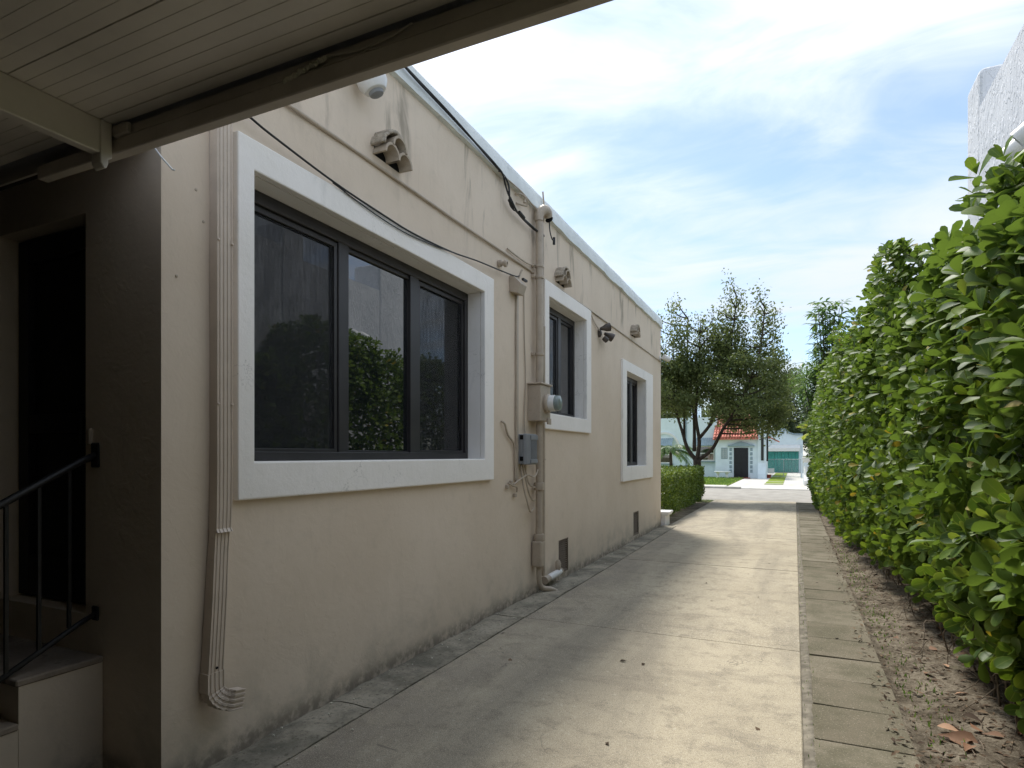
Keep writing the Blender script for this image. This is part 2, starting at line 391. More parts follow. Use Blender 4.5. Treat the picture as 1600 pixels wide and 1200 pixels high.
# ------------------------------------------------------------------ ground, drive, street
kind(obj('ground', MB().add([(-700,-300,-.09),(700,-300,-.09),(700,1200,-.09),(-700,1200,-.09)], [(0,1,2,3)]), M['soil'], origin=(0,0,-.09)))
drive = kind(empty('driveway', (-1.2, 8, 0)))
def slab(x0, x1, y0, y1, m, top=0.0, parent=None, name='slab', t=.085, jag=0):
    g = .006
    return obj(name, MB().box(x0+g, x1-g, y0+g, y1-g, top-t, top), m, parent, bevel=.007)
joints = [-7, -1.9, 1.62, 5.14, 8.66, 11.9, 15.6, 19.6, 21.5]
for a, b in zip(joints, joints[1:]):
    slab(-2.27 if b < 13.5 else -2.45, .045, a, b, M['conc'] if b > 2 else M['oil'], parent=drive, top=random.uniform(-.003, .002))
ledge = kind(empty('wall_foot_strip', (-2.43, 6, 0)))
# a rough mortar strip between wall and drive, crumbling edge against the wall
def rough_strip(y0, y1):
    mb = MB(); n = int((y1-y0)/.045); rows = 6; vs = []; fs = []
    for i in range(n+1):
        y = y0 + (y1-y0)*i/n
        xl = -2.574 + .020*mnoise.noise(Vector((y*2.1, 3, 0))) + .014*mnoise.noise(Vector((y*9, 1, 0)))
        xr = -2.262
        for k in range(rows):
            x = xl + (xr-xl)*k/(rows-1)
            z = .006 + .009*mnoise.noise(Vector((x*6, y*3, 5))) + .006*mnoise.noise(Vector((x*20, y*16, 2))) - (.012 if k == 0 else 0)
            vs.append((x, y, z))
        vs.append((xl-.004, y, -.085)); vs.append((xr, y, -.085))
    w = rows+2
    for i in range(n):
        for k in range(rows-1): fs.append((i*w+k, i*w+k+1, (i+1)*w+k+1, (i+1)*w+k))
        fs.append((i*w+rows, i*w, (i+1)*w, (i+1)*w+rows)); fs.append((i*w+rows-1, i*w+rows+1, (i+1)*w+rows+1, (i+1)*w+rows-1))
    mb.add(vs, fs); return mb
for a, b in ((-1.5, 2.9), (2.91, 5.1), (5.115, 8.62), (8.635, 13.1)):
    obj('strip_section', rough_strip(a, b), M['moss'], ledge, smooth=50)
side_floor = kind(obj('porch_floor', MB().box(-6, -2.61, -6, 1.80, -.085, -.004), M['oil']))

paving = kind(empty('paver_strip', (.33, 10, 0)))
pv = []
for k in range(3):
    me = None
    mb = MB(); g = random.uniform(.003, .006)
    vs = []; n = 6
    o = obj('paver', MB().box(-.232, .232, -.247+g/2, .247-g/2, -.06, 0), M['paver'], paving, bevel=.005, seg=2, origin=(0,0,0))
    pv.append(o)
y = 1.35; i = 0
while y < 20.5:
    if i < 3: o = pv[i]
    else:
        o = pv[i % 3].copy(); col.objects.link(o)
    o.location = Vector((.326 + random.uniform(-.008, .008), y, random.uniform(-.004, .003))) - paving.location
    o.rotation_euler = (random.uniform(-.006, .006), random.uniform(-.010, .010), random.uniform(-.012, .012))
    y += .498 + random.uniform(0, .004); i += 1
# crumbling cement line between drive and pavers
def crumb():
    mb = MB(); vs = []; fs = []; n = 380
    for i in range(n+1):
        y = 1 + 19.5*i/n; q = mnoise.noise(Vector((y*3, 0, 7))); q2 = mnoise.noise(Vector((y*13, 2, 7)))
        xr = .092 + .012*q + .012*q2
        z = -.008 + .008*q2
        vs += [(.036, y, z-.006), (.064, y, z+.003), (xr, y, z+.009), (xr+.014, y, -.012)]
    for i in range(n):
        for k in range(3): fs.append((i*4+k, i*4+k+1, (i+1)*4+k+1, (i+1)*4+k))
    return mb.add(vs, fs)
kind(obj('cement_edging', crumb(), M['edge'], smooth=60))

def dirt_h(x, y):
    e = max(0, 1-(x-.53)/.07)
    return (-.028 + e*.030 + e*.022*mnoise.noise(Vector((x*6, y*7, 8))) + .05*max(0, min(1, (x-.6)/.6)) + .020*mnoise.noise(Vector((x*2.2, y*1.6, 1)))
            + .010*mnoise.noise(Vector((x*9, y*8, 4))) + .005*mnoise.noise(Vector((x*28, y*26, 2))))
def dirt():
    mb = MB(); xs = np.linspace(.50, 1.56, 44); ys = np.concatenate([np.linspace(.8, 7, 250), np.linspace(7.04, 21.2, 220)])
    vs = [(x, y, dirt_h(x, y) if x > .53 else -.07) for y in ys for x in xs]; w = len(xs)
    fs = [(j*w+i, j*w+i+1, (j+1)*w+i+1, (j+1)*w+i) for j in range(len(ys)-1) for i in range(w-1)]
    return mb.add(vs, fs)
kind(obj('dirt_bed', dirt(), M['dirt'], smooth=True))
kind(obj('front_soil', MB().box(-7, -2.46, 13.3, 21.4, -.085, -.03), M['dirt']))

# street: swale, road, kerbs, far pavement, lawn and drive
kind(obj('road', MB().box(-60, 60, 21.56, 29.2, -.088, -.022), M['road']))
kind(obj('kerb', MB().box(-60, -2.2, 29.22, 29.42, -.088, .07), M['pale'], bevel=.02))
kind(obj('drive_apron', MB().box(-2.95, 1.6, 29.22, 32.6, -.088, .004), M['pale'], bevel=.01))
kind(obj('pavement', MB().box(-60, -2.96, 29.44, 31.0, -.088, .05), M['pale'], bevel=.01))
def lawn_mb(x0, x1, y0, y1, z):
    mb = MB(); nx, ny = 24, 24
    vs = [(x0+(x1-x0)*i/nx, y0+(y1-y0)*j/ny, z+.02*mnoise.noise(Vector((i*.7, j*.7, 3)))) for j in range(ny+1) for i in range(nx+1)]
    return mb.add(vs, [(j*(nx+1)+i, j*(nx+1)+i+1, (j+1)*(nx+1)+i+1, (j+1)*(nx+1)+i) for j in range(ny) for i in range(nx)])
kind(obj('lawn', MB().add(*[lawn_mb(-24, -2.97, 31.02, 45, .02).v, lawn_mb(-24, -2.97, 31.02, 45, .02).f]), M['lawn'], smooth=True))
kind(obj('garage_drive', MB().box(-2.95, 1.6, 32.62, 57, -.088, 0), M['pale']))
kind(obj('drive_grass_strip', MB().box(-1.42, -.55, 33.5, 55, 0.004, .02), M['lawn']))
for a, b in ((33.8, 34.2), (36.4, 36.7)): kind(obj('drive_cross_strip', MB().box(-1.44, -.53, a, b, .004, .026), M['pale']))

def blades(name, n, area, h, m, z=0, wdt=.012):
    V = []; F = []
    for i in range(n):
        x = random.uniform(area[0], area[1]); y = random.uniform(area[2], area[3]); a = random.uniform(0, 2*PI); hh = h*random.uniform(.5, 1.2)
        dx, dy = math.cos(a)*wdt, math.sin(a)*wdt; lx, ly = random.uniform(-.5, .5)*hh, random.uniform(-.5, .5)*hh
        V += [(x-dx, y-dy, z), (x+dx, y+dy, z), (x+lx, y+ly, z+hh)]; F.append((3*i, 3*i+1, 3*i+2))
    me = bpy.data.meshes.new(name); me.from_pydata(V, [], F); at = me.attributes.new('rnd', 'FLOAT', 'FACE'); at.data.foreach_set('value', RNG.random(len(F)))
    me.materials.append(m); return kind(link(name, me), 'stuff')
blades('grass', 9000, (-9, -2.98, 31.05, 41.8), .11, M['lightleaf'], .02, .012)
blades('verge_grass', 1500, (-3.6, -2.2, 20.3, 21.5), .07, M['lightleaf'], -.06, .008)
blades('joint_weeds', 420, (.045, .115, 2.5, 17), .022, M['lightleaf'], -.01, .004)
blades('dirt_weeds', 700, (.60, .85, 2.5, 12), .03, M['lightleaf'], -.02, .006)

# ------------------------------------------------------------------ the beige house
house = thing('house', (-5.8, 7.5, 0), 'beige stucco house with white framed dark windows beside the driveway', 'house')
Y0, Y1, TOP = 1.825, 13.13, 4.25
OPEN = [(2.317, 4.925, 1.465, 2.99), (6.53, 7.925, 1.985, 3.33), (10.10, 11.58, 1.305, 2.92)]
VENTS = [(6.93, 7.27, .05, .46), (10.70, 11.10, .06, .48)]
def wall_grid():
    mb = MB(); holes = OPEN + VENTS
    ys = sorted(set([Y0, Y1] + [h[0] for h in holes] + [h[1] for h in holes])); zs = sorted(set([-.09, TOP] + [h[2] for h in holes] + [h[3] for h in holes]))
    def sub(a, st):
        o = []
        for p, q in zip(a, a[1:]):
            n = max(1, int((q-p)/st)); o += [p+(q-p)*k/n for k in range(n)]
        return o + [a[-1]]
    ys = sub(ys, .16); zs = sub(zs, .16)
    def inhole(y, z): return any(h[0] < y < h[1] and h[2] < z < h[3] for h in holes)
    idx = {}; vs = []; fs = []
    def vid(y, z):
        if (y, z) not in idx:
            edge = any(h[0]-.16 <= y <= h[1]+.16 and h[2]-.16 <= z <= h[3]+.16 for h in holes) or y in (Y0, Y1)
            d = 0 if edge else .007*mnoise.noise(Vector((y*1.4, z*1.4, 0))) + .004*mnoise.noise(Vector((y*4, z*4, 9)))
            idx[(y, z)] = len(vs); vs.append((WX + d, y, z))
        return idx[(y, z)]
    for a, b in zip(ys, ys[1:]):
        for c, d in zip(zs, zs[1:]):
            if not inhole((a+b)/2, (c+d)/2): fs.append((vid(a, c), vid(b, c), vid(b, d), vid(a, d)))
    mb.add(vs, fs)
    # far end, back and the roof deck
    mb.add([(WX,Y1,-.09),(-9,Y1,-.09),(-9,Y1,TOP),(WX,Y1,TOP)], [(0,1,2,3)])
    mb.add([(-9,Y0,-.09),(-9,Y1,-.09),(-9,Y1,TOP),(-9,Y0,TOP)], [(0,1,2,3)])
    # near end wall round the door
    DX0, DX1, DZ0, DZ1 = -3.93, -3.16, .72, 2.69
    def q(x0, x1, z0, z1): mb.add([(x0,Y0,z0),(x1,Y0,z0),(x1,Y0,z1),(x0,Y0,z1)], [(0,1,2,3)])
    q(DX1, WX, -.09, TOP); q(-9, DX0, -.09, TOP); q(DX0, DX1, -.09, DZ0); q(DX0, DX1, DZ1, TOP)
    for x in (DX0, DX1): mb.add([(x,Y0,DZ0),(x,Y0+.14,DZ0),(x,Y0+.14,DZ1),(x,Y0,DZ1)], [(0,1,2,3)])
    mb.add([(DX0,Y0,DZ1),(DX1,Y0,DZ1),(DX1,Y0+.14,DZ1),(DX0,Y0+.14,DZ1)], [(0,1,2,3)])
    mb.add([(DX0,Y0,DZ0),(DX1,Y0,DZ0),(DX1,Y0+.14,DZ0),(DX0,Y0+.14,DZ0)], [(0,1,2,3)])
    return mb
obj('wall', wall_grid(), M['wall'], house, smooth=35)
obj('roof', MB().box(-8.99, WX-.2, Y0+.01, Y1-.01, 3.9, 4.0), M['cap'], house)
def coping(along):
    mb = MB(); n = 90; vs = []; fs = []
    for i in range(n+1):
        y = Y0-.03 + (Y1-Y0+.06)*i/n; w = .016*mnoise.noise(Vector((y*1.7, 0, 0))) + .010*mnoise.noise(Vector((y*6, 5, 0)))
        b = 4.20 + w*1.4
        vs += [(WX+.002, y, b), (WX+.040+w*.4, y, b+.008), (WX+.034, y, b+.05), (WX+.012, y, 4.405+w*.5), (WX-.02, y, 4.44+w*.4), (WX-.26, y, 4.44), (WX-.28, y, 4.2)]
    m = 7
    for i in range(n):
        for k in range(m): fs.append((i*m+k, i*m+(k+1) % m, (i+1)*m+(k+1) % m, (i+1)*m+k))
    fs += [tuple(range(m)), tuple(n*m+k for k in range(m-1, -1, -1))]
    return mb.add(vs, fs)
obj('parapet_cap', coping(0), M['cap'], house, smooth=40)
obj('parapet_cap', MB().box(-8.99, WX-.285, Y0-.02, Y0+.24, 4.18, 4.43), M['cap'], house, bevel=.02)
obj('parapet_cap', MB().box(-8.99, WX-.285, Y1-.24, Y1+.02, 4.18, 4.43), M['cap'], house, bevel=.02)

def ring(mb, y0, y1, z0, z1, iy0, iy1, iz0, iz1, xa, xb):
    # rectangular frame in the wall plane, from depth xa (back) to xb (front)
    o = [(y0,z0),(y1,z0),(y1,z1),(y0,z1)]; i = [(iy0,iz0),(iy1,iz0),(iy1,iz1),(iy0,iz1)]
    vs = [(xb,)+p for p in o] + [(xb,)+p for p in i] + [(xa,)+p for p in o] + [(xa,)+p for p in i]; fs = []
    for k in range(4):
        j = (k+1) % 4
        fs += [(k, j, 4+j, 4+k), (8+k, 12+k, 12+j, 8+j), (k, 8+k, 8+j, j), (4+k, 4+j, 12+j, 12+k)]
    return mb.add(vs, fs)
GX = -2.75
def window(op, trim, panes, label=None):
    y0, y1, z0, z1 = op
    w = empty('window', (WX, (y0+y1)/2, z0), house)
    mb = MB(); ring(mb, trim[0], trim[1], trim[2], trim[3], y0, y1, z0, z1, WX-.012, WX+.038)
    obj('trim', mb, M['trim'], w, bevel=.008, seg=2)
    mb = MB(); ring(mb, y0-.05, y1+.05, z0-.05, z1+.05, y0+.0005, y1-.0005, z0+.0005, z1-.0005, -2.86, WX-.013)
    obj('reveal', mb, M['trim'], w)
    fw = .055
    mb = MB(); ring(mb, y0+.002, y1-.002, z0+.002, z1-.002, y0+fw, y1-fw, z0+fw, z1-fw-.02, -2.84, GX+.012)
    obj('frame', mb, M['frame'], w, bevel=.004)
    mb = MB(); ring(mb, y0+.012, y1-.012, z0+.012, z1-.018, y0+fw+.016, y1-fw-.016, z0+fw+.012, z1-fw-.05, -2.82, GX-.012)
    obj('inner_frame', mb, M['frame'], w, bevel=.003)
    xs = [p[0] for p in panes] + [panes[-1][1]]
    for (a, b, scr), nxt in zip(panes, panes[1:] + [None]):
        obj('pane', MB().add([(GX-.030,a,z0+.03),(GX-.030,b,z0+.03),(GX-.030,b,z1-.05),(GX-.030,a,z1-.05)], [(0,1,2,3)]), M['glass'], w)
        if scr:
            fr = MB(); ring(fr, a+.004, b-.004, z0+.045, z1-.085, a+.034, b-.034, z0+.075, z1-.115, GX-.022, GX-.004)
            obj('screen_frame', fr, M['frame'], w, bevel=.002)
            obj('screen', MB().add([(GX-.013,a+.02,z0+.06),(GX-.013,b-.02,z0+.06),(GX-.013,b-.02,z1-.1),(GX-.013,a+.02,z1-.1)], [(0,1,2,3)]), M['screen'], w)
        if nxt: obj('mullion', MB().box(-2.83, GX+.006, b, nxt[0], z0+.01, z1-.03), M['frame'], w, bevel=.004)
    obj('back_panel', MB().box(-2.90, -2.87, y0-.06, y1+.06, z0-.06, z1+.06), M['dark'], w)
    return w
window(OPEN[0], (2.212, 5.110, 1.268, 3.152), [(2.37, 3.175, True), (3.275, 4.005, False), (4.12, 4.87, True)])
window(OPEN[1], (6.40, 8.125, 1.80, 3.50), [(6.58, 7.30, True), (7.40, 7.87, False)])
window(OPEN[2], (9.84, 12.17, 1.06, 3.09), [(10.15, 11.06, True), (11.16, 11.53, False)])
# crawl space grilles
for a, b, c, d in VENTS:
    v = empty('crawl_vent', (WX, (a+b)/2, c), house)
    mb = MB(); ring(mb, a-.004, b+.004, c-.004, d+.004, a+.022, b-.022, c+.02, d-.02, WX-.05, WX-.008); obj('vent_frame', mb, M['grille'], v)
    obj('vent_back', MB().box(WX-.09, WX-.06, a, b, c, d), M['dark'], v)
    n = 14
    for k in range(n):
        z = c+.03 + (d-c-.06)*k/(n-1)
        obj('slat', MB().add([(WX-.045,a+.02,z+.008),(WX-.012,a+.02,z-.009),(WX-.012,b-.02,z-.009),(WX-.045,b-.02,z+.008),
                              (WX-.045,a+.02,z+.012),(WX-.012,a+.02,z-.004),(WX-.012,b-.02,z-.004),(WX-.045,b-.02,z+.012)],
                             [(0,1,2,3),(7,6,5,4),(0,4,5,1),(1,5,6,2),(2,6,7,3),(3,7,4,0)]), M['grille'], v)
# clay tile roof vents, three barrel tiles each, mortared in
def barrel(yc, zb, r, x0, x1, th=.016, n=9, flat=1.0):
    vs = []; fs = []
    for x, k in ((x0, 1.0), (x1, 1.07)):
        for j in range(n):
            a = PI*j/(n-1); vs.append((x, yc-math.cos(a)*r*k, zb+math.sin(a)*r*k*flat))
        for j in range(n):
            a = PI*j/(n-1); vs.append((x, yc-math.cos(a)*(r-th)*k, zb+math.sin(a)*(r-th)*k*flat))
    for j in range(n-1):
        fs += [(j, j+1, 2*n+j+1, 2*n+j), (n+j, 3*n+j, 3*n+j+1, n+j+1), (2*n+j, 2*n+j+1, 3*n+j+1, 3*n+j), (j, n+j, n+j+1, j+1)]
    for j in (0, n-1): fs.append((j, n+j, 3*n+j, 2*n+j))
    return MB().add(vs, fs)
for yc, zb in ((3.50, 3.545), (6.96, 3.575), (10.66, 3.60)):
    v = empty('clay_tile_vent', (WX, yc, zb), house); big = 1.02 if yc > 5 else 1.0
    r = .080*big
    for dy, dz in ((-r*.98, 0), (r*.98, 0), (0, r*.98)):
        o = obj('barrel_tile', barrel(yc+dy, zb+dz, r, WX-.05, WX+.112+random.uniform(-.012, .012)), M['clay'], v, smooth=40)
        obj('tile_hollow', MB().box(WX-.012, WX+.004, yc+dy-r*.8, yc+dy+r*.8, zb+dz, zb+dz+r*.75), M['dark'], v)  # near-black plate paints the shade inside the tile
    m = MB(); vs = []; fs = []; n = 26; w = 7          # mortar blanket over the left shoulder of the pyramid
    for i in range(n):
        a = PI*.06 + PI*.62*i/(n-1)
        for j in range(w):
            x = WX-.02 + .135*j/(w-1); k = 1.13 + .10*mnoise.noise(Vector((i*.5, j*.9, yc))) + .05*mnoise.noise(Vector((i*1.3, j*2, yc)))
            vs.append((x, yc-.35*r-math.cos(a)*1.55*r*k, zb+.25*r+math.sin(a)*1.62*r*k))
    for i in range(n-1):
        for j in range(w-1): fs.append((i*w+j, i*w+j+1, (i+1)*w+j+1, (i+1)*w+j))
    o = obj('mortar', m.add(vs, fs), M['mortar'], v, smooth=True)
    md = o.modifiers.new('thick', 'SOLIDIFY'); md.thickness = -.02
# door
d = empty('door', (-3.545, Y0+.1, .72), house)
obj('door_panel', MB().box(-3.92, -3.17, Y0+.12, Y0+.15, .73, 2.68), M['door'], d, bevel=.004)
mb = MB()
for x0, x1 in ((-3.92, -3.82), (-3.27, -3.17)): mb.box(x0, x1, Y0+.085, Y0+.12, .73, 2.68)
for z0, z1 in ((.73, .95), (1.62, 1.72), (2.56, 2.68)): mb.box(-3.82, -3.27, Y0+.085, Y0+.12, z0, z1)
obj('screen_door_frame', mb, M['door'], d, bevel=.004)
obj('handle', MB().tube([(-3.25, Y0+.085, 1.70), (-3.25, Y0+.03, 1.70), (-3.25, Y0+.03, 1.56), (-3.25, Y0+.085, 1.56)], .008), M['iron'], d)
obj('doorbell', MB().box(-3.125, -3.095, Y0-.02, Y0+.0, 1.55, 1.63), M['beigepaint'], house, bevel=.006)

# steps and handrail
st = thing('porch_steps', (-3.5, 1.3, 0), 'beige concrete steps climbing to the black door in the dark porch', 'steps')
for k, (a, b, z) in enumerate(((.76, 1.115, .165), (1.117, 1.47, .35), (1.472, 1.822, .535))):
    obj('step', MB().box(-4.25, -3.02, a, b, -.06, z-.03), M['wall'], st)
    obj('tread', MB().box(-4.25, -3.012, a-.012, b+(.001 if k < 2 else 0), z-.03, z), M['step'], st, bevel=.006)
hr = thing('handrail', (-3.06, 1.3, .165), 'black iron handrail slanting up beside the porch steps', 'handrail')
RX = -3.07
def rail_z(y, base): return base + (y-1.80)*.56
obj('top_rail', MB().tube([(RX, 1.822, 1.50), (RX, 1.76, 1.475), (RX, .80, rail_z(.80, 1.49)), (RX, .74, rail_z(.80, 1.49)-.05)], .017, 8), M['iron'], hr, smooth=True)
obj('wall_bracket', MB().box(RX-.03, RX+.03, 1.812, 1.823, 1.44, 1.56), M['iron'], hr, bevel=.005)
obj('lower_rail', MB().tube([(RX, 1.822, .735), (RX, 1.74, .70), (RX, .80, rail_z(.80, .735)+.05)], .013, 8), M['iron'], hr, smooth=True)
obj('wall_bracket', MB().box(RX-.025, RX+.025, 1.812, 1.823, .70, .77), M['iron'], hr, bevel=.005)
for y in (1.70, 1.575, 1.45, 1.325, 1.20, 1.075, .95):
    obj('baluster', MB().box(RX-.007, RX+.007, y-.007, y+.007, rail_z(y, .73)+.02, rail_z(y, 1.49)), M['iron'], hr)
obj('newel_post', MB().box(RX-.016, RX+.016, .79, .822, .16, rail_z(.8, 1.49)), M['iron'], hr, bevel=.003)

# ------------------------------------------------------------------ carport
cp = thing('carport', (-1.6, -1.5, 0), 'cream boarded carport roof with a front beam over the near end of the drive', 'carport')
CZ = 2.785
yb = 1.493
boards = []
k = 0
while yb > .35:
    wdt = .0505; joint = .0006 if k % 6 else .0032
    mb = MB().box(-6.2, .45, yb-wdt+joint, yb, CZ, CZ+.018)
    obj('ceiling_board', mb, M['ceil'], cp, bevel=.0014); yb -= wdt; k += 1
obj('ceiling_panel', MB().box(-6.2, .45, -6, yb, CZ, CZ+.018), M['ceil'], cp)
obj('ceiling_panel', MB().box(-6.2, -2.64, 1.556, 1.822, 2.935, 2.955), M['darkwood'], cp)  # porch roof piece, coloured near-black so its bright edge disappears
obj('roof_deck', MB().box(-6.3, -2.63, 1.556, 1.823, 2.956, 3.0), M['darkwood'], cp)
obj('roof_deck', MB().box(-6.3, .62, -6.1, 1.535, CZ+.055, CZ+.12), M['dark'], cp)  # near-black sheet, darkens the slit between ceiling boards and beam
obj('roof_deck', MB().box(-6.3, .62, -6.1, 1.535, CZ+.122, CZ+.16), M['cap'], cp)
# front beam: an upper and a lower board, the lower proud, a cracked filler line between
def beam(z0, z1, y0, y1, seed, x0=-2.93, x1=.60):
    mb = MB(); n = 60; vs = []; fs = []
    for i in range(n+1):
        x = x0 + (x1-x0)*i/n; w = .0022*mnoise.noise(Vector((x*3, seed, 0)))
        vs += [(x, y0+w, z0+w), (x, y1, z0+w), (x, y1, z1), (x, y0+w, z1)]
    for i in range(n):
        for k in range(4): fs.append((i*4+k, i*4+(k+1) % 4, (i+1)*4+(k+1) % 4, (i+1)*4+k))
    fs += [(0,1,2,3), (n*4+3, n*4+2, n*4+1, n*4)]; return mb.add(vs, fs)
obj('front_beam', beam(2.676, 2.732, 1.496, 1.540, 1), M['fascia'], cp, bevel=.004)
obj('front_beam', beam(2.7335, 2.776, 1.503, 1.540, 8, -2.5), M['fascia'], cp, bevel=.003)
obj('roof_edge', MB().box(-6.3, .62, 1.5405, 1.552, 2.74, 2.95), M['fascia'], cp)
crack = []
for i in range(60):
    x = -2.5 + 1.9*i/59; crack.append((x, 1.4965, 2.7325 + .006*mnoise.noise(Vector((x*7, 0, 0))) + .003*mnoise.noise(Vector((x*25, 3, 0)))))
obj('cracked_filler', MB().tube(crack, [.0012 + .0022*max(0, mnoise.noise(Vector((i*.35, 9, 0)))) for i in range(60)], 5), M['fascia'], cp)
mb = MB()
for i in range(26):                                   # flaked patch half way along the beam
    x = -1.52 + .007*i; z = 2.728 + .010*mnoise.noise(Vector((i*.6, 0, 3))) + .0012*i; r = .006+.006*random.random()
    mb.lathe([(r*.5, -.002), (r, .001), (r*.7, .005), (r*.2, .008)], (x, 1.4965, z), (0, -1, 0), 6)
obj('flaked_paint', mb, M['plaster'], cp)
obj('paint_drip', MB().tube(smoothpath([(-1.34, 1.4955, 2.762), (-1.22, 1.4955, 2.745), (-1.1, 1.4955, 2.752), (-1.02, 1.4955, 2.77)]), .003, 5), M['fascia'], cp)
# side beam along the house line and its board end
obj('side_beam', MB().box(-2.45, -2.405, -6, 1.47, 2.655, CZ-.001), M['ceil'], cp, bevel=.004)
obj('beam_end', MB().prism([(1.440,2.650),(1.440,2.618),(1.452,2.602),(1.462,2.602),(1.470,2.622),(1.470,2.640),(1.484,2.648),(1.484,2.783),(1.440,2.783)], 'x', -2.458, -2.40), M['ceil'], cp, bevel=.003)
obj('beam_block', MB().box(-2.399, -2.31, 1.484, 1.5025, 2.7335, 2.776), M['fascia'], cp, bevel=.004)
for x, y in ((.22, .1), (.22, -5.6), (-2.43, -5.6)):
    obj('post', MB().box(x-.05, x+.05, y-.05, y+.05, -.004, CZ-.14), M['fascia'], cp, bevel=.006)
obj('side_beam', MB().box(.195, .245, -6, 1.47, CZ-.141, CZ-.001), M['ceil'], cp, bevel=.004)
obj('rear_wall', MB().box(-4.6, .60, -5.9, -5.75, -.004, CZ-.001), M['darkwood'], cp)  # unseen wall, added dark so no light returns from behind
obj('drive_side_wall', MB().box(.46, .60, -5.749, .20, -.004, CZ-.001), M['darkwood'], cp)  # out-of-view wall, added to shut out light from the right
obj('porch_side_wall', MB().box(-4.6, -4.4, -5.749, 1.82, -.004, CZ-.001), M['darkwood'], cp)  # out-of-view wall, added to keep the porch dark
obj('rear_beam', MB().box(-2.404, .194, -5.63, -5.57, CZ-.139, CZ-.001), M['ceil'], cp, bevel=.004)
tag(obj('loose_wire', MB().tube([(-2.63, 1.805, 2.90), (-2.56, 1.795, 2.83), (-2.475, 1.79, 2.752), (-2.462, 1.79, 2.748)], .004, 6), M['white'], smooth=True),
    'short stiff white wire sticking out under the carport beam at the house corner', 'wire')

# ------------------------------------------------------------------ things on the long wall
def downspout():
    t = thing('downspout', (-2.56, 2.1, .26), 'beige ribbed metal downspout with dented middle beside the large window', 'downspout')
    W2, D = .044, .028
    def prof():
        p = [(-W2, -D), (W2, -D), (W2, D)]                      # back corners then ribbed front from right to left
        nr = 4
        for k in range(nr):
            c = W2 - (k+.5)*2*W2/nr; h = 2*W2/nr/2
            p += [(c+h*.55, D), (c+h*.35, D-.0045), (c-h*.35, D-.0045), (c-h*.55, D)]
        return p + [(-W2, D)]
    Yv, Xv = Vector((0,1,0)), Vector((1,0,0))
    def fr(x, y, z, sw=1., sd=1.): return ((x, y, z), Yv*sw, Xv*sd)
    obj('upper_pipe', MB().sweep(prof(), [fr(-2.571,2.118,3.35), fr(-2.571,2.118,1.42), fr(-2.571,2.116,1.25), fr(-2.571,2.112,1.14,.98,1.0), fr(-2.558,2.110,1.122)]), M['spout'], t, smooth=25)
    obj('lower_pipe', MB().sweep(prof(), [fr(-2.566,2.108,1.135,.95,.8), fr(-2.570,2.108,1.10,.96,.78), fr(-2.570,2.100,1.02,.93,.9), fr(-2.567,2.086,.80,.96), fr(-2.566,2.062,.43,.97)]), M['spout'], t, smooth=25)
    f = []
    R = .065; c = Vector((-2.562, 2.060 + R + .012, .375)); n = 13
    f.append(((-2.562, 2.060, .45), Yv*1.06, Xv*1.06))
    for k in range(n):
        a = math.radians(78)*k/(n-1); s = 1.06 + (.07 if k % 2 else -.07) if 0 < k < n-1 else 1.08
        p = c + Vector((.05*(k/(n-1))**2, -math.cos(a)*(R+.012), -math.sin(a)*(R+.012)))
        u = Vector((0, math.cos(a), math.sin(a)))
        f.append((p, u*s, Xv*s))
    a = math.radians(78); p = c + Vector((.055, -math.cos(a)*(R+.012)+.055, -math.sin(a)*(R+.012)-.008)); f.append((p, Vector((0, math.cos(a), math.sin(a)))*1.06, Xv*1.06))
    obj('elbow', MB().sweep(prof(), f), M['spout'], t, smooth=25)
    for z in (2.55, 1.75):
        for y in (2.078, 2.158): obj('strap_screw', MB().lathe([(.008, 0), (.006, .006), (0, .008)], (-2.542, y, z), (1,0,0), 8), M['spout'], t)
    obj('seam_screw', MB().lathe([(.007, 0), (.005, .005)], (-2.537, 2.066, .47), (1,0,0), 8), M['dark'], t)
downspout()

# thin conduit line high on the wall, ending at the mast, then on to the far corner
tag(obj('wall_conduit', MB().tube([(WX+.014, 1.95, 3.47), (WX+.014, 3.47, 3.475), (WX+.016, 4.4, 3.47), (WX+.016, 6.02, 3.49), (WX+.018, 6.10, 3.48)], .011, 8), M['beigepaint'], smooth=True),
    'thin straight beige conduit running above the large window to the mast', 'conduit')
tag(obj('wall_conduit', MB().tube([(WX+.012, 6.34, 3.50), (WX+.012, 8.15, 3.52), (WX+.012, 10, 3.51), (WX+.012, 13.1, 3.49)], .010, 8), M['beigepaint'], smooth=True),
    'thin beige conduit from the mast over both small windows to the far corner', 'conduit')
# black wire sagging across the top of the big window trim
sag = [(1.9,3.33),(2.28,3.245),(2.47,3.215),(2.93,3.165),(3.4,3.142),(3.76,3.135),(4.3,3.165),(4.75,3.22),(5.2,3.262),(5.56,3.30),(5.66,3.33)]
bw = thing('sagging_cable', (WX+.05, 3.8, 3.14), 'black cable sagging across the top of the big window trim', 'cable')
obj('wire', MB().tube(smoothpath([(WX+.048, a, b) for a, b in sag]), .0065, 6), M['black'], bw, smooth=True)
obj('wire', MB().tube(smoothpath([(WX+.046, 2.9, 3.160), (WX+.047, 3.3, 3.118), (WX+.047, 3.7, 3.108), (WX+.05, 4.2, 3.150), (WX+.05, 4.5, 3.190)]), .004, 6), M['black'], bw, smooth=True)
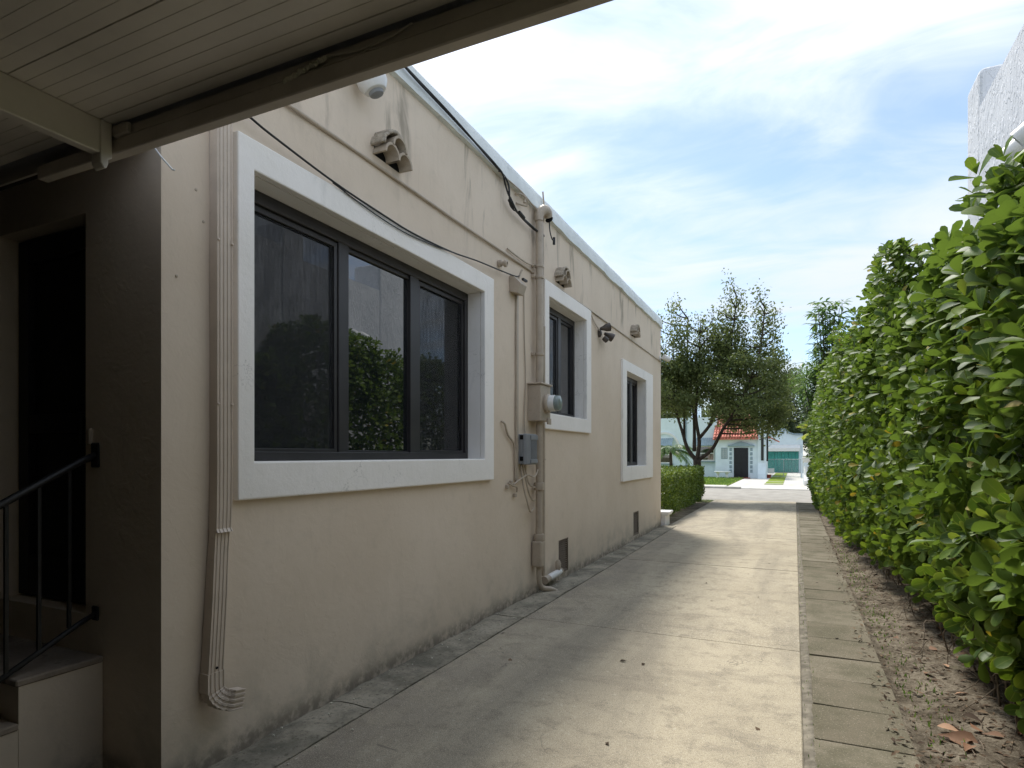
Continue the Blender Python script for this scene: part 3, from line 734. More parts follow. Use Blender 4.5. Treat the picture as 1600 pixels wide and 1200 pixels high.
# service drop along the parapet
par = [(2.6,4.42),(3.2,4.355),(3.62,4.30),(4.2,4.27),(4.75,4.235),(5.1,4.215),(5.28,4.20),(5.35,4.13),(5.38,4.03),(5.47,3.98),(5.70,3.945),(6.05,3.93),(6.30,3.945)]
sdp = thing('service_cable', (WX+.06, 4.5, 3.9), 'twisted black service cable along the white parapet edge down to the mast', 'cable')
for ph in (0, 2.1):
    pts = smoothpath([(WX+.058, a, b) for a, b in par], 10); q = []
    for i, p in enumerate(pts):
        loose = 1 if i < 55 else 3.2 if i < 95 else 1.2
        q.append(p + Vector((math.sin(i*.16+ph), 0, math.cos(i*.16+ph)))*.009*loose*.6)
    obj('wire', MB().tube(q, .0095, 6), M['black'], sdp, smooth=True)
obj('connector', MB().tube([(WX+.06, 5.40, 4.005), (WX+.06, 5.50, 3.965)], .019, 8), M['black'], sdp)
obj('connector', MB().tube([(WX+.075, 5.60, 3.955), (WX+.075, 5.72, 3.938)], .017, 8), M['black'], sdp)
obj('support_wire', MB().tube(smoothpath([(WX+.05, 5.2, 4.19), (WX+.055, 5.7, 4.205), (WX+.06, 6.1, 4.16), (WX+.09, 6.22, 4.14)]), .007, 6), M['beigepaint'], sdp, smooth=True)
ins = thing('wire_bracket', (WX+.03, 5.72, 4.12), 'small metal wire bracket on the wall left of the mast top', 'bracket')
obj('hook', MB().tube(smoothpath([(WX+.002, 5.66, 4.17), (WX+.07, 5.66, 4.16), (WX+.08, 5.78, 4.15), (WX+.07, 5.80, 4.09), (WX+.002, 5.68, 4.09)], 3), .009, 6), M['beigepaint'], ins)
obj('spool', MB().lathe([(.018, 0), (.012, .02), (.018, .04)], (WX+.075, 5.74, 4.10)), M['beigepaint'], ins)

# electrical service: mast, meter, lower conduit
MX, MY = -2.53, 6.145
es = thing('electric_service_mast', (MX, MY, 0), 'tall beige electric mast with meter box between the big and middle windows', 'electric meter')
obj('mast_pipe', MB().tube([(MX, MY, 2.28), (MX, MY, 4.07)], .039, 14), M['beigepaint'], es, smooth=50)
hd = obj('weatherhead', MB().tube(smoothpath([(MX, MY-.01, 4.05), (MX, MY, 4.13), (MX+.03, MY+.05, 4.19), (MX+.04, MY+.13, 4.19), (MX+.04, MY+.17, 4.15)], 4),
      [.045,.046,.048,.050,.051,.052,.053,.054,.055,.055,.055,.054,.053,.052,.050,.048,.046], 12), M['beigepaint'], es, smooth=50)
obj('weatherhead_cap', MB().lathe([(.036, 0), (.046, .012), (.036, .03)], (MX+.045, MY+.165, 4.135), (.15, .75, -.6), 10), M['dark'], hd)
for z in (3.56, 3.44, 2.6):
    c = obj('pipe_clamp', MB().lathe([(.050, -.015), (.053, 0), (.050, .015)], (MX, MY, z), (0,0,1), 14), M['beigepaint'], es, smooth=40)
    obj('clamp_lug', MB().box(WX+.001, MX-.03, MY-.075, MY-.045, z-.014, z+.014), M['beigepaint'], c)
obj('stay', MB().tube(smoothpath([(MX-.03, MY-.06, 3.56), (WX+.03, 5.9, 3.53), (WX+.02, 5.65, 3.535), (WX+.012, 5.45, 3.55)], 4), .008, 6), M['beigepaint'], es)
obj('roof_strap', MB().tube([(WX+.03, MY+.20, 4.10), (WX+.045, MY+.20, 4.30), (WX+.03, MY+.20, 4.46)], .010, 6), M['beigepaint'], es)
obj('service_loop', MB().tube(smoothpath([(MX+.05, MY+.17, 4.12), (MX+.05, MY+.19, 4.0), (MX+.06, MY+.24, 3.92), (MX+.06, MY+.29, 3.95)], 5), .007, 6), M['black'], es)
obj('splice_end', MB().tube([(MX+.06, MY+.29, 3.96), (MX+.06, MY+.29, 3.88)], .016, 8), M['black'], es)
obj('rigid_tube', MB().tube(smoothpath([(MX-.01, MY+.10, 4.08), (MX-.01, MY+.12, 3.6), (MX-.02, MY+.13, 3.0), (MX-.02, MY+.135, 2.3)], 4), .018, 8), M['beigepaint'], es, smooth=True)
mbx = obj('meter_box', MB().box(WX+.001, -2.45, 5.985, 6.275, 1.865, 2.255), M['beigepaint'], es, bevel=.006)
obj('box_lid', MB().box(WX+.002, -2.432, 5.965, 6.295, 2.256, 2.275), M['beigepaint'], mbx, bevel=.004)
obj('latch', MB().box(-2.45, -2.43, 6.16, 6.25, 1.835, 1.90), M['beigepaint'], mbx, bevel=.004)
obj('meter_ring', MB().lathe([(.098, 0), (.104, .012), (.104, .035), (.094, .045)], (-2.45, 6.145, 2.06), (1,0,0), 20), M['beigepaint'], es, smooth=40)
mt = obj('meter', MB().lathe([(.086, 0), (.088, .06), (.084, .068), (.082, .095), (.075, .11), (.05, .118), (0, .12)], (-2.404, 6.145, 2.06), (1,0,0), 22), M['white'], es, smooth=40)
obj('meter_dial', MB().box(-2.300, -2.279, 6.10, 6.19, 2.028, 2.068), M['grille'], mt, bevel=.003)
obj('meter_glass', MB().lathe([(.0855, .067), (.086, .09), (.078, .114), (.05, .124), (0, .127)], (-2.404, 6.145, 2.06), (1,0,0), 22), M['clear'], mt, smooth=40)
obj('lower_pipe', MB().tube([(MX, MY, 1.864), (MX, MY-.01, .60)], .038, 12), M['beigepaint'], es, smooth=50)
for z in (1.16, .60): obj('coupling', MB().lathe([(.055, -.04), (.058, -.03), (.058, .03), (.055, .04)], (MX, MY-.006, z), (0,0,1), 14), M['beigepaint'], es, smooth=40)
obj('conduit_body', MB().box(MX-.062, MX+.052, MY-.075, MY+.055, .285, .565), M['beigepaint'], es, bevel=.02, seg=3)
obj('ground_elbow', MB().tube(smoothpath([(MX, MY-.01, .30), (MX, MY-.005, .14), (MX+.02, MY+.03, .05), (MX+.09, MY+.12, .018), (MX+.14, MY+.2, -.03)], 5), .030, 10), M['beigepaint'], es, smooth=True)
# second pipe with a capped cleanout along the floor
pp = thing('drain_pipe', (-2.56, 6.38, 0), 'slim beige pipe right of the mast turning along the floor to a cap', 'pipe')
obj('vertical_pipe', MB().tube([(-2.572, 6.37, 2.95), (-2.572, 6.365, 1.6), (-2.570, 6.36, .14)], .022, 10), M['beigepaint'], pp, smooth=50)
obj('elbow', MB().lathe([(.046, -.03), (.048, 0), (.046, .09)], (-2.535, 6.33, .10), (0,1,.0), 12), M['beigepaint'], pp, smooth=40)
obj('floor_pipe', MB().tube([(-2.535, 6.36, .10), (-2.535, 6.80, .115)], .040, 12), M['white'], pp, smooth=50)
obj('end_cap', MB().lathe([(.045, 0), (.047, .02), (.03, .05), (0, .06)], (-2.535, 6.79, .115), (0,1,0), 12), M['beigepaint'], pp, smooth=40)
obj('valve', MB().lathe([(.026, 0), (.034, .03), (.034, .09), (.02, .12), (0, .125)], (-2.535, 6.74, .14), (0,0,1), 10), M['beigepaint'], pp, smooth=40)
obj('pipe_strap', MB().lathe([(.027, -.01), (.029, 0), (.027, .01)], (-2.572, 6.365, 1.45), (0,0,1), 10), M['beigepaint'], pp)

# telecom box, flat cable cover and loose wires
tb = thing('telecom_box', (-2.55, 5.86, 1.40), 'grey ribbed plastic telecom box low on the wall under the meter', 'utility box')
obj('back_box', MB().box(WX+.001, -2.535, 5.70, 5.99, 1.405, 1.715), M['grey'], tb, bevel=.008)
cv = obj('cover', MB().prism([(-2.534, 5.705), (-2.500, 5.725), (-2.488, 5.80), (-2.488, 5.985), (-2.534, 5.985)], 'z', 1.40, 1.72), M['grey'], tb, bevel=.008)
for k in range(10): obj('rib', MB().box(-2.489, -2.482, 5.815+.016*k, 5.822+.016*k, 1.46, 1.655), M['grey'], cv)
obj('cover_band', MB().box(-2.489, -2.478, 5.80, 5.984, 1.658, 1.705), M['grey'], cv, bevel=.003)
obj('cover_band', MB().box(-2.489, -2.478, 5.80, 5.984, 1.415, 1.452), M['grey'], cv, bevel=.003)
for z in (1.44, 1.66): obj('hinge', MB().box(-2.56, -2.525, 5.692, 5.70, z, z+.045), M['dark'], tb)
cc = thing('cable_cover', (WX, 5.71, 1.2), 'narrow flat beige cable cover running down from the small wall box', 'cable cover')
obj('channel', MB().box(WX+.001, WX+.024, 5.655, 5.70, 1.22, 3.19), M['beigepaint'], cc, bevel=.004)
obj('thin_wire', MB().tube(smoothpath([(WX+.012, 5.86, 3.30), (WX+.012, 5.87, 2.8), (WX+.014, 5.90, 2.3), (WX+.012, 5.87, 1.9), (WX+.02, 5.87, 1.72)]), .006, 6), M['beigepaint'], cc, smooth=True)
wx = thing('loose_wires', (WX+.05, 5.85, 1.0), 'tangle of loose beige wires hanging under the grey telecom box', 'wires')
for P_ in ([(0.03,5.78,1.405),(.06,5.80,1.25),(.07,5.86,1.10),(.06,5.98,1.02),(.05,6.07,1.01)], [(.03,5.74,1.405),(.05,5.75,1.2),(.08,5.80,1.0),(.06,5.92,.90),(.05,6.05,.93)],
           [(.03,5.55,1.20),(.05,5.68,1.25),(.06,5.84,1.29),(.09,5.96,1.27),(.08,6.08,1.34)], [(.04,5.82,1.405),(.05,5.88,1.22),(.06,5.98,1.16),(.05,6.08,1.15)],
           [(.02,5.46,1.22),(.03,5.55,1.19),(.03,5.64,1.17),(.02,5.66,1.12)]):
    obj('wire', MB().tube(smoothpath([(WX+a, b, c) for a, b, c in P_]), .009, 6), M['beigepaint'], wx, smooth=True)
for P_ in ([5.44,1.185],[5.53,1.225],[5.62,1.09]): obj('wire_clip', MB().box(WX+.001, WX+.035, P_[0]-.02, P_[0]+.02, P_[1]-.018, P_[1]+.018), M['beigepaint'], wx, bevel=.005)
tag(obj('stub_wire', MB().tube(smoothpath([(WX+.01, 5.32, 1.83), (WX+.03, 5.36, 1.80), (WX+.02, 5.45, 1.70), (WX+.02, 5.60, 1.60), (WX+.02, 5.63, 1.40), (WX+.012, 5.635, 1.24)]), .011, 6), M['beigepaint'], smooth=True),
    'stub of beige wire bent across the wall left of the telecom box', 'wire')
fb = thing('wall_box', (WX, 5.62, 3.12), 'small beige wedge-shaped box on the wall right of the big window', 'wall box')
obj('box_body', MB().prism([(WX+.001, 3.30), (WX+.03, 3.315), (WX+.125, 3.215), (WX+.09, 3.12), (WX+.001, 3.14)], 'y', 5.52, 5.68), M['beigepaint'], fb, bevel=.004)
obj('bracket_arm', MB().tube([(WX+.03, 5.66, 3.29), (WX+.06, 5.70, 3.40)], .010, 6), M['beigepaint'], fb)
obj('wire_clamp', MB().box(WX+.03, WX+.055, 5.76, 5.86, 3.315, 3.335), M['black'], fb)
tag(obj('porcelain_insulator', MB().lathe([(.032, 0), (.034, .03), (.022, .034), (.022, .055), (.034, .06), (.034, .085), (.018, .09), (.014, .06)], (WX, 5.28, 3.355), (1,.15,-.1), 12), M['beigepaint'], smooth=40),
    'small round beige porcelain knob on the wall by the window corner', 'knob')

# bronze floodlight, far-corner camera, dome light
fl = thing('floodlight', (WX, 8.62, 3.24), 'dark bronze twin floodlight on the wall between the two small windows', 'floodlight')
obj('base_plate', MB().lathe([(.06, 0), (.058, .02), (.03, .04)], (WX, 8.60, 3.28), (1,0,0), 14), M['rust'], fl, smooth=40)
obj('sensor', MB().lathe([(.035, 0), (.04, .03), (.04, .07), (.025, .08)], (WX+.06, 8.64, 3.22), (.6, .5, -.6), 12), M['rust'], fl, smooth=40)
for dy, dz in ((-.06, .06), (.14, -.0)):
    h = obj('lamp_head', MB().lathe([(.02, -.05), (.035, 0), (.058, .05), (.062, .10), (.055, .10), (.04, .06)], (WX+.08, 8.62+dy, 3.28+dz), (.55, .35, -.35 if dy > 0 else .15), 14), M['rust'], fl, smooth=40)
    obj('lamp_bulb', MB().lathe([(.045, 0), (.035, .02), (0, .03)], Vector((WX+.08, 8.62+dy, 3.28+dz)) + Vector((.55, .35, -.35 if dy > 0 else .15)).normalized()*.07, (.55, .35, -.35), 12), M['white'], h, smooth=True)
obj('feed_wire', MB().tube(smoothpath([(WX+.012, 8.14, 3.50), (WX+.015, 8.3, 3.40), (WX+.02, 8.5, 3.33), (WX+.02, 8.58, 3.30)]), .008, 6), M['beigepaint'], fl)
sc_ = thing('security_camera', (WX+.04, 13.0, 3.5), 'small white security camera at the far corner of the beige house', 'camera')
obj('mount', MB().lathe([(.05, 0), (.05, .02), (.02, .03), (.018, .08)], (WX, 13.0, 3.55), (1,0,0), 12), M['white'], sc_, smooth=40)
cb = obj('camera_body', MB().lathe([(.05, 0), (.06, .02), (.06, .16), (.05, .18)], (WX+.10, 12.92, 3.56), (.5, .85, -.2), 14), M['white'], sc_, smooth=40)
obj('lens', MB().lathe([(.042, .178), (.042, .190), (.03, .192)], (WX+.10, 12.92, 3.56), (.5, .85, -.2), 12), M['dark'], cb)
dl = thing('dome_light', (WX+.05, 3.18, 3.87), 'white round lamp high on the wall just under the carport beam', 'lamp')
obj('canopy', MB().lathe([(.07, 0), (.07, .02), (.04, .04), (.03, .10)], (WX, 3.16, 3.99), (1,0,-.1), 16), M['white'], dl, smooth=40)
sh = obj('shade', MB().lathe([(.03, -.02), (.075, 0), (.098, .035), (.098, .085), (.07, .13), (.05, .135)], (WX+.10, 3.17, 3.98), (.30, .25, -1), 18), M['white'], dl, smooth=40)
obj('lens', MB().lathe([(.05, .136), (.045, .155), (.02, .165)], (WX+.10, 3.17, 3.98), (.30, .25, -1), 14), M['grey'], sh, smooth=40)
for y, z in ((2.0, 2.77), (2.04, 2.63), (1.90, 2.33)):
    tag(obj('anchor_hole', MB().lathe([(.007, 0), (.007, .004), (.004, .005)], (WX-.001, y, z), (1,0,0), 8), M['beigepaint']),
        'tiny old anchor plug in the wall left of the downspout', 'anchor plug', 'anchor plugs by the house corner')
# plinth of the front porch at the far corner
pl = thing('porch_plinth', (-2.56, 13.35, 0), 'low white moulded plinth at the far corner of the beige house', 'plinth')
obj('plinth_block', MB().box(-2.75, -2.50, 13.17, 13.60, -.03, .20), M['trim'], pl, bevel=.01)
obj('plinth_cap', MB().box(-2.77, -2.455, 13.15, 13.64, .201, .235), M['trim'], pl, bevel=.012, seg=2)
obj('plinth_cap', MB().box(-2.77, -2.43, 13.14, 13.66, .236, .29), M['trim'], pl, bevel=.014, seg=2)

# ------------------------------------------------------------------ neighbour's white house
nb = thing('neighbour_house', (4, 4, 0), 'tall white house with rough knife-textured stucco behind the hedge', 'house')
NX = 1.55
obj('wall', MB().box(NX, 7, -6, 6.94, -.09, 4.72), M['knife'], nb)
obj('corner_pier', MB().prism([(NX+.002, 6.941), (2.1, 6.941), (2.1, 7.49), (NX+.12, 7.49), (NX+.002, 7.40)], 'z', -.09, 5.10), M['knife'], nb, bevel=.05, seg=3)
obj('rear_wall', MB().box(2.5, 7, 7.5, 10.6, -.09, 5.02), M['knife'], nb)
obj('rear_pier', MB().box(2.5, 3.2, 10.601, 11.6, -.09, 5.62), M['knife'], nb, bevel=.06, seg=3)
def twin_flood(name, p, label):
    t = thing(name, p, label, 'floodlight', 'white security lights on the neighbour wall'); p = Vector(p)
    obj('base_plate', MB().lathe([(.075, 0), (.07, .02), (.035, .05), (.03, .08)], p, (-1,0,0), 16), M['white'], t, smooth=40)
    for dy in (-.13, .12):
        h = obj('lamp_head', MB().lathe([(.03, -.04), (.055, 0), (.066, .05), (.066, .18), (.061, .18), (.055, .13)], p + Vector((-.12, dy, .04)), (-.55, .45*(1 if dy > 0 else .6), -.42), 18), M['white'], t, smooth=40)
        dvec = Vector((-.55, .45*(1 if dy > 0 else .6), -.42)).normalized()
        obj('lamp_lens', MB().lathe([(.058, 0), (.04, .02), (0, .026)], p + Vector((-.12, dy, .04)) + dvec*.13, dvec, 16), M['clear'], h, smooth=True)
    obj('sensor', MB().lathe([(.04, 0), (.045, .03), (.04, .08), (.02, .09)], p + Vector((-.09, 0, -.06)), (-.6, 0, -.7), 12), M['white'], t, smooth=40)
twin_flood('security_light', (NX, 4.98, 3.58), 'white twin security light on the rough white wall above the hedge')
twin_flood('security_light', (2.5, 9.7, 3.9), 'white twin security light seen mirrored in the middle pane of the big window')

# ------------------------------------------------------------------ foliage tools
def leaf_base(rows=6, wide=.5, fold=.16, curl=.12, obov=True):
    if obov: prof = [(0,.05),(.15,.16),(.4,.62),(.63,.97),(.75,1),(.87,.86),(.955,.54),(1,.14)]
    else: prof = [(0,.05),(.2,.6),(.45,1),(.7,.75),(.9,.3),(1,.03)]
    ts = (np.array([0,.22,.48,.70,.87,.96,1.0]) if rows == 7 else np.array([0,.35,.68,.90,1.0]) if rows == 5 and obov else np.linspace(0, 1, rows)); hw = np.interp(ts, [p[0] for p in prof], [p[1] for p in prof])*wide/2
    V = []
    for t, h in zip(ts, hw):
        zc = -curl*t*t
        V += [(-h, t, zc + fold*h), (0, t, zc), (h, t, zc + fold*h)]
    F = []
    for i in range(rows-1):
        F += [(3*i, 3*i+1, 3*i+4, 3*i+3), (3*i+1, 3*i+2, 3*i+5, 3*i+4)]
    return np.array(V), np.array(F)
def leaf_cloud(name, pos, dirs, nrm, size, base, m, parent, origin, rnd=None):
    # place copies of a leaf: dirs = leaf axis, nrm = approximate normal
    BV, BF = base; n = len(pos); edge = np.tile((1., 0., 1.), len(BV)//3)
    d = dirs/np.linalg.norm(dirs, axis=1, keepdims=True)
    x = np.cross(d, nrm); x /= (np.linalg.norm(x, axis=1, keepdims=True)+1e-9); z = np.cross(x, d)
    V = pos[:,None,:] + size[:,None,None]*(BV[None,:,0:1]*x[:,None,:] + BV[None,:,1:2]*d[:,None,:] + BV[None,:,2:3]*z[:,None,:])
    V = V.reshape(-1,3) - np.array(origin); F = (BF[None]+ (np.arange(n)*len(BV))[:,None,None]).reshape(-1, BF.shape[1])
    me = bpy.data.meshes.new(name); k = BF.shape[1]
    me.vertices.add(len(V)); me.vertices.foreach_set('co', V.ravel())
    me.loops.add(F.size); me.loops.foreach_set('vertex_index', F.ravel().astype(np.int32))
    me.polygons.add(len(F)); me.polygons.foreach_set('loop_start', np.arange(0, F.size, k, dtype=np.int32))
    me.update(calc_edges=True)
    r = np.repeat(RNG.random(n) if rnd is None else rnd, len(BF)); at = me.attributes.new('rnd', 'FLOAT', 'FACE'); at.data.foreach_set('value', r)
    ea = me.attributes.new('edge', 'FLOAT', 'POINT'); ea.data.foreach_set('value', np.tile(edge, n))
    me.polygons.foreach_set('use_smooth', np.ones(len(F), dtype=bool)); me.materials.append(m)
    o = link(name, me, parent, Vector(origin) - origin_of(parent))
    return o
def unit(n):
    v = RNG.normal(size=(n,3)); return v/np.linalg.norm(v, axis=1, keepdims=True)
_c, _s = math.cos(YAW), math.sin(YAW)
def project(P):
    d = P - np.array(CAM); depth = -_s*d[:,0] + _c*d[:,1]; rr = _c*d[:,0] + _s*d[:,1]
    return 800 + 950*rr/depth, 711 - 950*d[:,2]/depth, depth

# big-leaved clipped hedge on the right, shrub by shrub
LB6 = [leaf_base(7, w, f, c) for w, f, c in ((.52,.22,.16), (.58,.36,.08), (.50,.14,.26), (.55,.44,.04))]
LMESH = []
for BV, BF in LB6:
    me = bpy.data.meshes.new('leaf'); me.from_pydata([tuple(v) for v in BV], [], [tuple(int(i) for i in f) for f in BF])
    at = me.attributes.new('rnd', 'FLOAT', 'FACE'); at.data.foreach_set('value', np.zeros(len(BF)))
    ea = me.attributes.new('edge', 'FLOAT', 'POINT'); ea.data.foreach_set('value', np.tile((1., 0., 1.), len(BV)//3))
    me.polygons.foreach_set('use_smooth', [True]*len(BF)); me.materials.append(M['clusia']); LMESH.append(me)
HEDGE_DATA = []
def clusia(cx, cy, hx, hy, zb, zt, nt, L, label, loose=0):
    t = thing('hedge_shrub', (cx, cy, 0), label, 'hedge shrub', 'clipped hedge along the right side of the drive')
    # rosette tips on a bulging rounded-box surface, thinning towards the inside
    u = unit(nt*3); u = u[(u[:,0] < .75)][:nt]; n = len(u)
    e = .55
    su = np.sign(u)*np.abs(u)**e; su /= np.max(np.abs(su), axis=1, keepdims=True)**.55
    dep = RNG.random(n)**1.8*.42; dep[RNG.random(n) < .07] = -.13*RNG.random()
    k = 1 - dep
    bul = np.array([mnoise.noise(Vector((su[i,0]*1.3+cx*3, su[i,1]*1.3+cy, su[i,2]*2.2))) for i in range(n)])
    k = k*(1+.20*bul)
    hz = (zt-zb)/2
    P = np.stack([cx + su[:,0]*hx*k, cy + su[:,1]*hy*np.maximum(k, .35), zb + hz + su[:,2]*hz*(1-dep*.5)*(1+.05*bul)], 1)
    # shears leave the foot open: pull in the low foliage
    low = np.clip((zb+.75-P[:,2])/.75, 0, 1); P[:,0] += low*hx*.38
    P = P[P[:,0] < NX-.03]; n = len(P)
    out = P - np.array([cx+.05, cy, zb+hz*.8]); out[:,2] *= .5; out /= np.linalg.norm(out, axis=1, keepdims=True)
    ax = out*1.0 + np.array([-.25, -.12, .55]) + unit(n)*.55; ax /= np.linalg.norm(ax, axis=1, keepdims=True)
    pos, dr, nm, sz = [], [], [], []
    for i in range(n):
        a = Vector(ax[i]); o1 = a.orthogonal().normalized(); o2 = a.cross(o1); m = random.randint(4, 7); ph = random.uniform(0, 2*PI)
        for j in range(m):
            lvl = j//2; th = ph + PI*(j % 2) + lvl*PI/2 + random.uniform(-.25, .25); op = math.radians((20, 42, 62, 80)[min(lvl, 3)] + random.uniform(-12, 12))
            rad = o1*math.cos(th) + o2*math.sin(th); d = a*math.cos(op) + rad*math.sin(op); d.z -= .12*lvl
            pos.append(P[i] - np.array(a)*.022*lvl); dr.append(d); nn = a - rad*.35; nm.append(nn)
            sz.append(L*(.62, .92, 1.05, .98)[min(lvl, 3)]*random.uniform(.8, 1.15))
    pos = np.array(pos); dr = np.array([tuple(v) for v in dr]); nm = np.array([tuple(v) for v in nm]) + unit(len(nm))*.18; sz = np.array(sz)
    # older leaves fill the inside
    m2 = int(len(pos)*.38); uu_ = unit(m2)*RNG.random(m2)[:,None]**.4*.86
    ip = np.stack([cx+.03 + uu_[:,0]*hx, cy + uu_[:,1]*hy*1.15, zb + hz*1.02 + uu_[:,2]*hz*1.05], 1)
    pos = np.concatenate([pos, ip]); dr = np.concatenate([dr, unit(m2)*.8 + np.array([-.3,0,.3])]); nm = np.concatenate([nm, unit(m2) + np.array([-.5,0,.5])]); sz = np.concatenate([sz, L*RNG.uniform(.7, 1.05, m2)])
    keep = (pos + dr*sz[:,None])[:,0] < NX-.01
    pos, dr, nm, sz = pos[keep], dr[keep], nm[keep], sz[keep]
    # stems from the ground up into the crown
    ns = 9 + (9 if cy < 9 else 3)
    for i in range(ns):
        g = Vector((cx + random.uniform(-.05, .22), cy + random.uniform(-.8, .8)*hy, 0)); g.z = dirt_h(g.x, g.y)-.02 if g.x < 1.5 else -.05
        tip = Vector(P[random.randrange(n)]); tip.z = max(tip.z, 1.2)
        low_ = i >= 4
        if low_:
            g.x = cx + random.uniform(-.18, .15); g.z = dirt_h(g.x, g.y)-.02
            tip = Vector((cx - hx*random.uniform(.1, .85), g.y + random.uniform(-.35,.35), random.uniform(.22, .70)))
            if i % 3 == 0: tip.x = cx - hx*random.uniform(.5, .95); tip.z = dirt_h(tip.x, tip.y)+.01
        pts = [g]
        for q in range(1, 6):
            f = q/5; p = g.lerp(tip, f) + Vector((random.uniform(-.06,.06), random.uniform(-.07,.07), (.22 if low_ else .10)*math.sin(PI*f)*random.uniform(.6,1.2))); pts.append(p)
        r0 = random.uniform(.010, .018)*(1 if not low_ else .38)
        obj('stem', MB().tube(smoothpath(pts, 3), [r0*(1-.65*k2/15) for k2 in range(16)], 6), M['stem'], t, smooth=True)
    HEDGE_DATA.append((t, pos, dr, nm, sz))
clusia(1.30, 1.35, .36, .80, .40, 2.7, 429, 0.128, 'hedge shrub standing beside the carport post')  # these three out-of-view shrubs are added to cut light from the right
clusia(1.30, -.35, .36, .85, .40, 2.7, 429, 0.128, 'hedge shrub beside the middle of the carport')
clusia(1.30, -2.1, .36, .85, .40, 2.7, 429, 0.128, 'hedge shrub beside the rear of the carport')
clusia(1.27, 2.95, .38, .80, .30, 2.58, 760, 0.145, 'nearest hedge shrub at the right edge with the largest round leaves over the dirt')
clusia(1.25, 4.30, .42, .80, .26, 2.92, 960, 0.136, 'second hedge shrub from the camera, just below the white security light')
clusia(1.22, 5.80, .42, .85, .24, 2.86, 1060, 0.126, 'third hedge shrub from the camera, in front of the white house corner')
clusia(1.17, 7.45, .45, .95, .25, 3.50, 1300, 0.117, 'tallest hedge shrub with a raised top against the sky left of the white house')
clusia(1.12, 9.10, .46, .95, .22, 3.28, 1170, 0.119, 'hedge shrub stepping lower just beyond the tall topped shrub')
clusia(1.03, 10.8, .48, 1.0, .20, 3.42, 1235, 0.115, 'middle hedge shrub below the loose drooping-leaved tree')
clusia(.97, 12.6, .48, 1.0, .18, 3.35, 1235, 0.111, 'hedge shrub opposite the far corner of the beige house')
clusia(.93, 14.4, .48, 1.0, .12, 3.25, 1170, 0.109, 'hedge shrub touching the pavers beyond the house corner')
clusia(.90, 16.2, .46, 1.0, .08, 3.1, 1105, 0.109, 'hedge shrub across the drive from the low box hedge')
clusia(.88, 18.0, .46, 1.0, .05, 3.0, 1105, 0.109, 'next to last hedge shrub before the street')
clusia(.86, 19.8, .48, 1.0, .02, 2.8, 1105, 0.109, 'last hedge shrub at the street end of the drive')
# pick, by a coarse depth buffer, the leaves one can see, then the largest of them become parts of their own
allP = np.concatenate([p + d*s[:,None]*.6 for _, p, d, _, s in HEDGE_DATA]); own = np.concatenate([np.full(len(p), i) for i, (_, p, _, _, _) in enumerate(HEDGE_DATA)])
loc_i = np.concatenate([np.arange(len(p)) for _, p, _, _, _ in HEDGE_DATA]); S_ = np.concatenate([s for *_, s in HEDGE_DATA])
uu, vv, dd = project(allP)
inside = (uu > -5) & (uu < 1605) & (vv > -5) & (vv < 1205) & (dd > .3)
best = {}
for i in np.nonzero(inside)[0]:
    c = (int(uu[i]//9), int(vv[i]//9))
    if c not in best or dd[i] < dd[best[c]]: best[c] = i
vis = np.array(sorted(set(best.values())))
for h, (t, pos, dr, nm, sz) in enumerate(HEDGE_DATA):
    mine = vis[own[vis] == h]; px = S_[mine]*950/dd[mine]
    order = mine[np.argsort(-px)][:300]; order = order[(S_[order]*950/dd[order]) > 9]
    pick = loc_i[order]; mask = np.zeros(len(pos), bool); mask[pick] = True
    for i in pick:
        d = Vector(dr[i]).normalized(); x = d.cross(Vector(nm[i])).normalized(); z = x.cross(d)
        o = bpy.data.objects.new('leaf', LMESH[int(i) % 4]); col.objects.link(o); o.parent = t
        s = float(sz[i]); Mx = Matrix((x*s, d*s, z*s)).transposed().to_4x4(); Mx.translation = Vector(pos[i]) - t.location
        o.matrix_local = Mx
    rest = ~mask
    kind(leaf_cloud('foliage', pos[rest], dr[rest], nm[rest], sz[rest], leaf_base(5, .54, .26, .14), M['clusia'], t, tuple(t.location)), 'stuff')

# low small-leaved hedge by the street
bh = thing('box_hedge', (-3.3, 17, 0), 'low square-clipped green hedge beside the far end of the drive', 'hedge')
def box_hedge():
    n = 26000; x0, x1, y0, y1, z0, z1 = -4.3, -2.62, 13.9, 20.2, .0, 1.10
    P = np.stack([RNG.uniform(x0, x1, n), RNG.uniform(y0, y1, n), RNG.uniform(z0, z1, n)], 1)
    face = RNG.random(n); dep = RNG.random(n)**2*.28
    a = face < .36; P[a,2] = z1 - dep[a]
    b = (face >= .36) & (face < .86); P[b,0] = x1 - dep[b]
    c = (face >= .86); P[c,1] = np.where(RNG.random(c.sum()) < .6, y0 + dep[c], y1 - dep[c])
    bul = np.array([mnoise.noise(Vector((p[0]*1.2, p[1]*1.1, p[2]*1.6))) for p in P]); bul2 = np.array([mnoise.noise(Vector((p[0]*5, p[1]*5, p[2]*5))) for p in P])
    P[:,0] += bul*.10 + bul2*.04 - np.clip((.25-P[:,2])/.25, 0, 1)*.18; P[:,2] += (bul*.06 + bul2*.05)*(P[:,2]/z1)
    P[:,2] = np.maximum(P[:,2], .03)
    dr = unit(n) + np.array([.35, -.1, .5]); nm = unit(n)*.7 + np.array([.3, -.2, .8])
    leaf_cloud('foliage', P, dr, nm, RNG.uniform(.045, .085, n), leaf_base(3, .55, .15, .08, False), M['box'], bh, tuple(bh.location))
    for i in range(14):
        y = 14.2 + 5.8*i/13 + random.uniform(-.1, .1)
        obj('stem', MB().tube([(-3.0, y, -.05), (-2.98+random.uniform(-.1,.1), y+.05, .3), (-2.9, y+random.uniform(-.2,.2), .9)], [.025, .018, .008], 6), M['stem'], bh)
box_hedge()

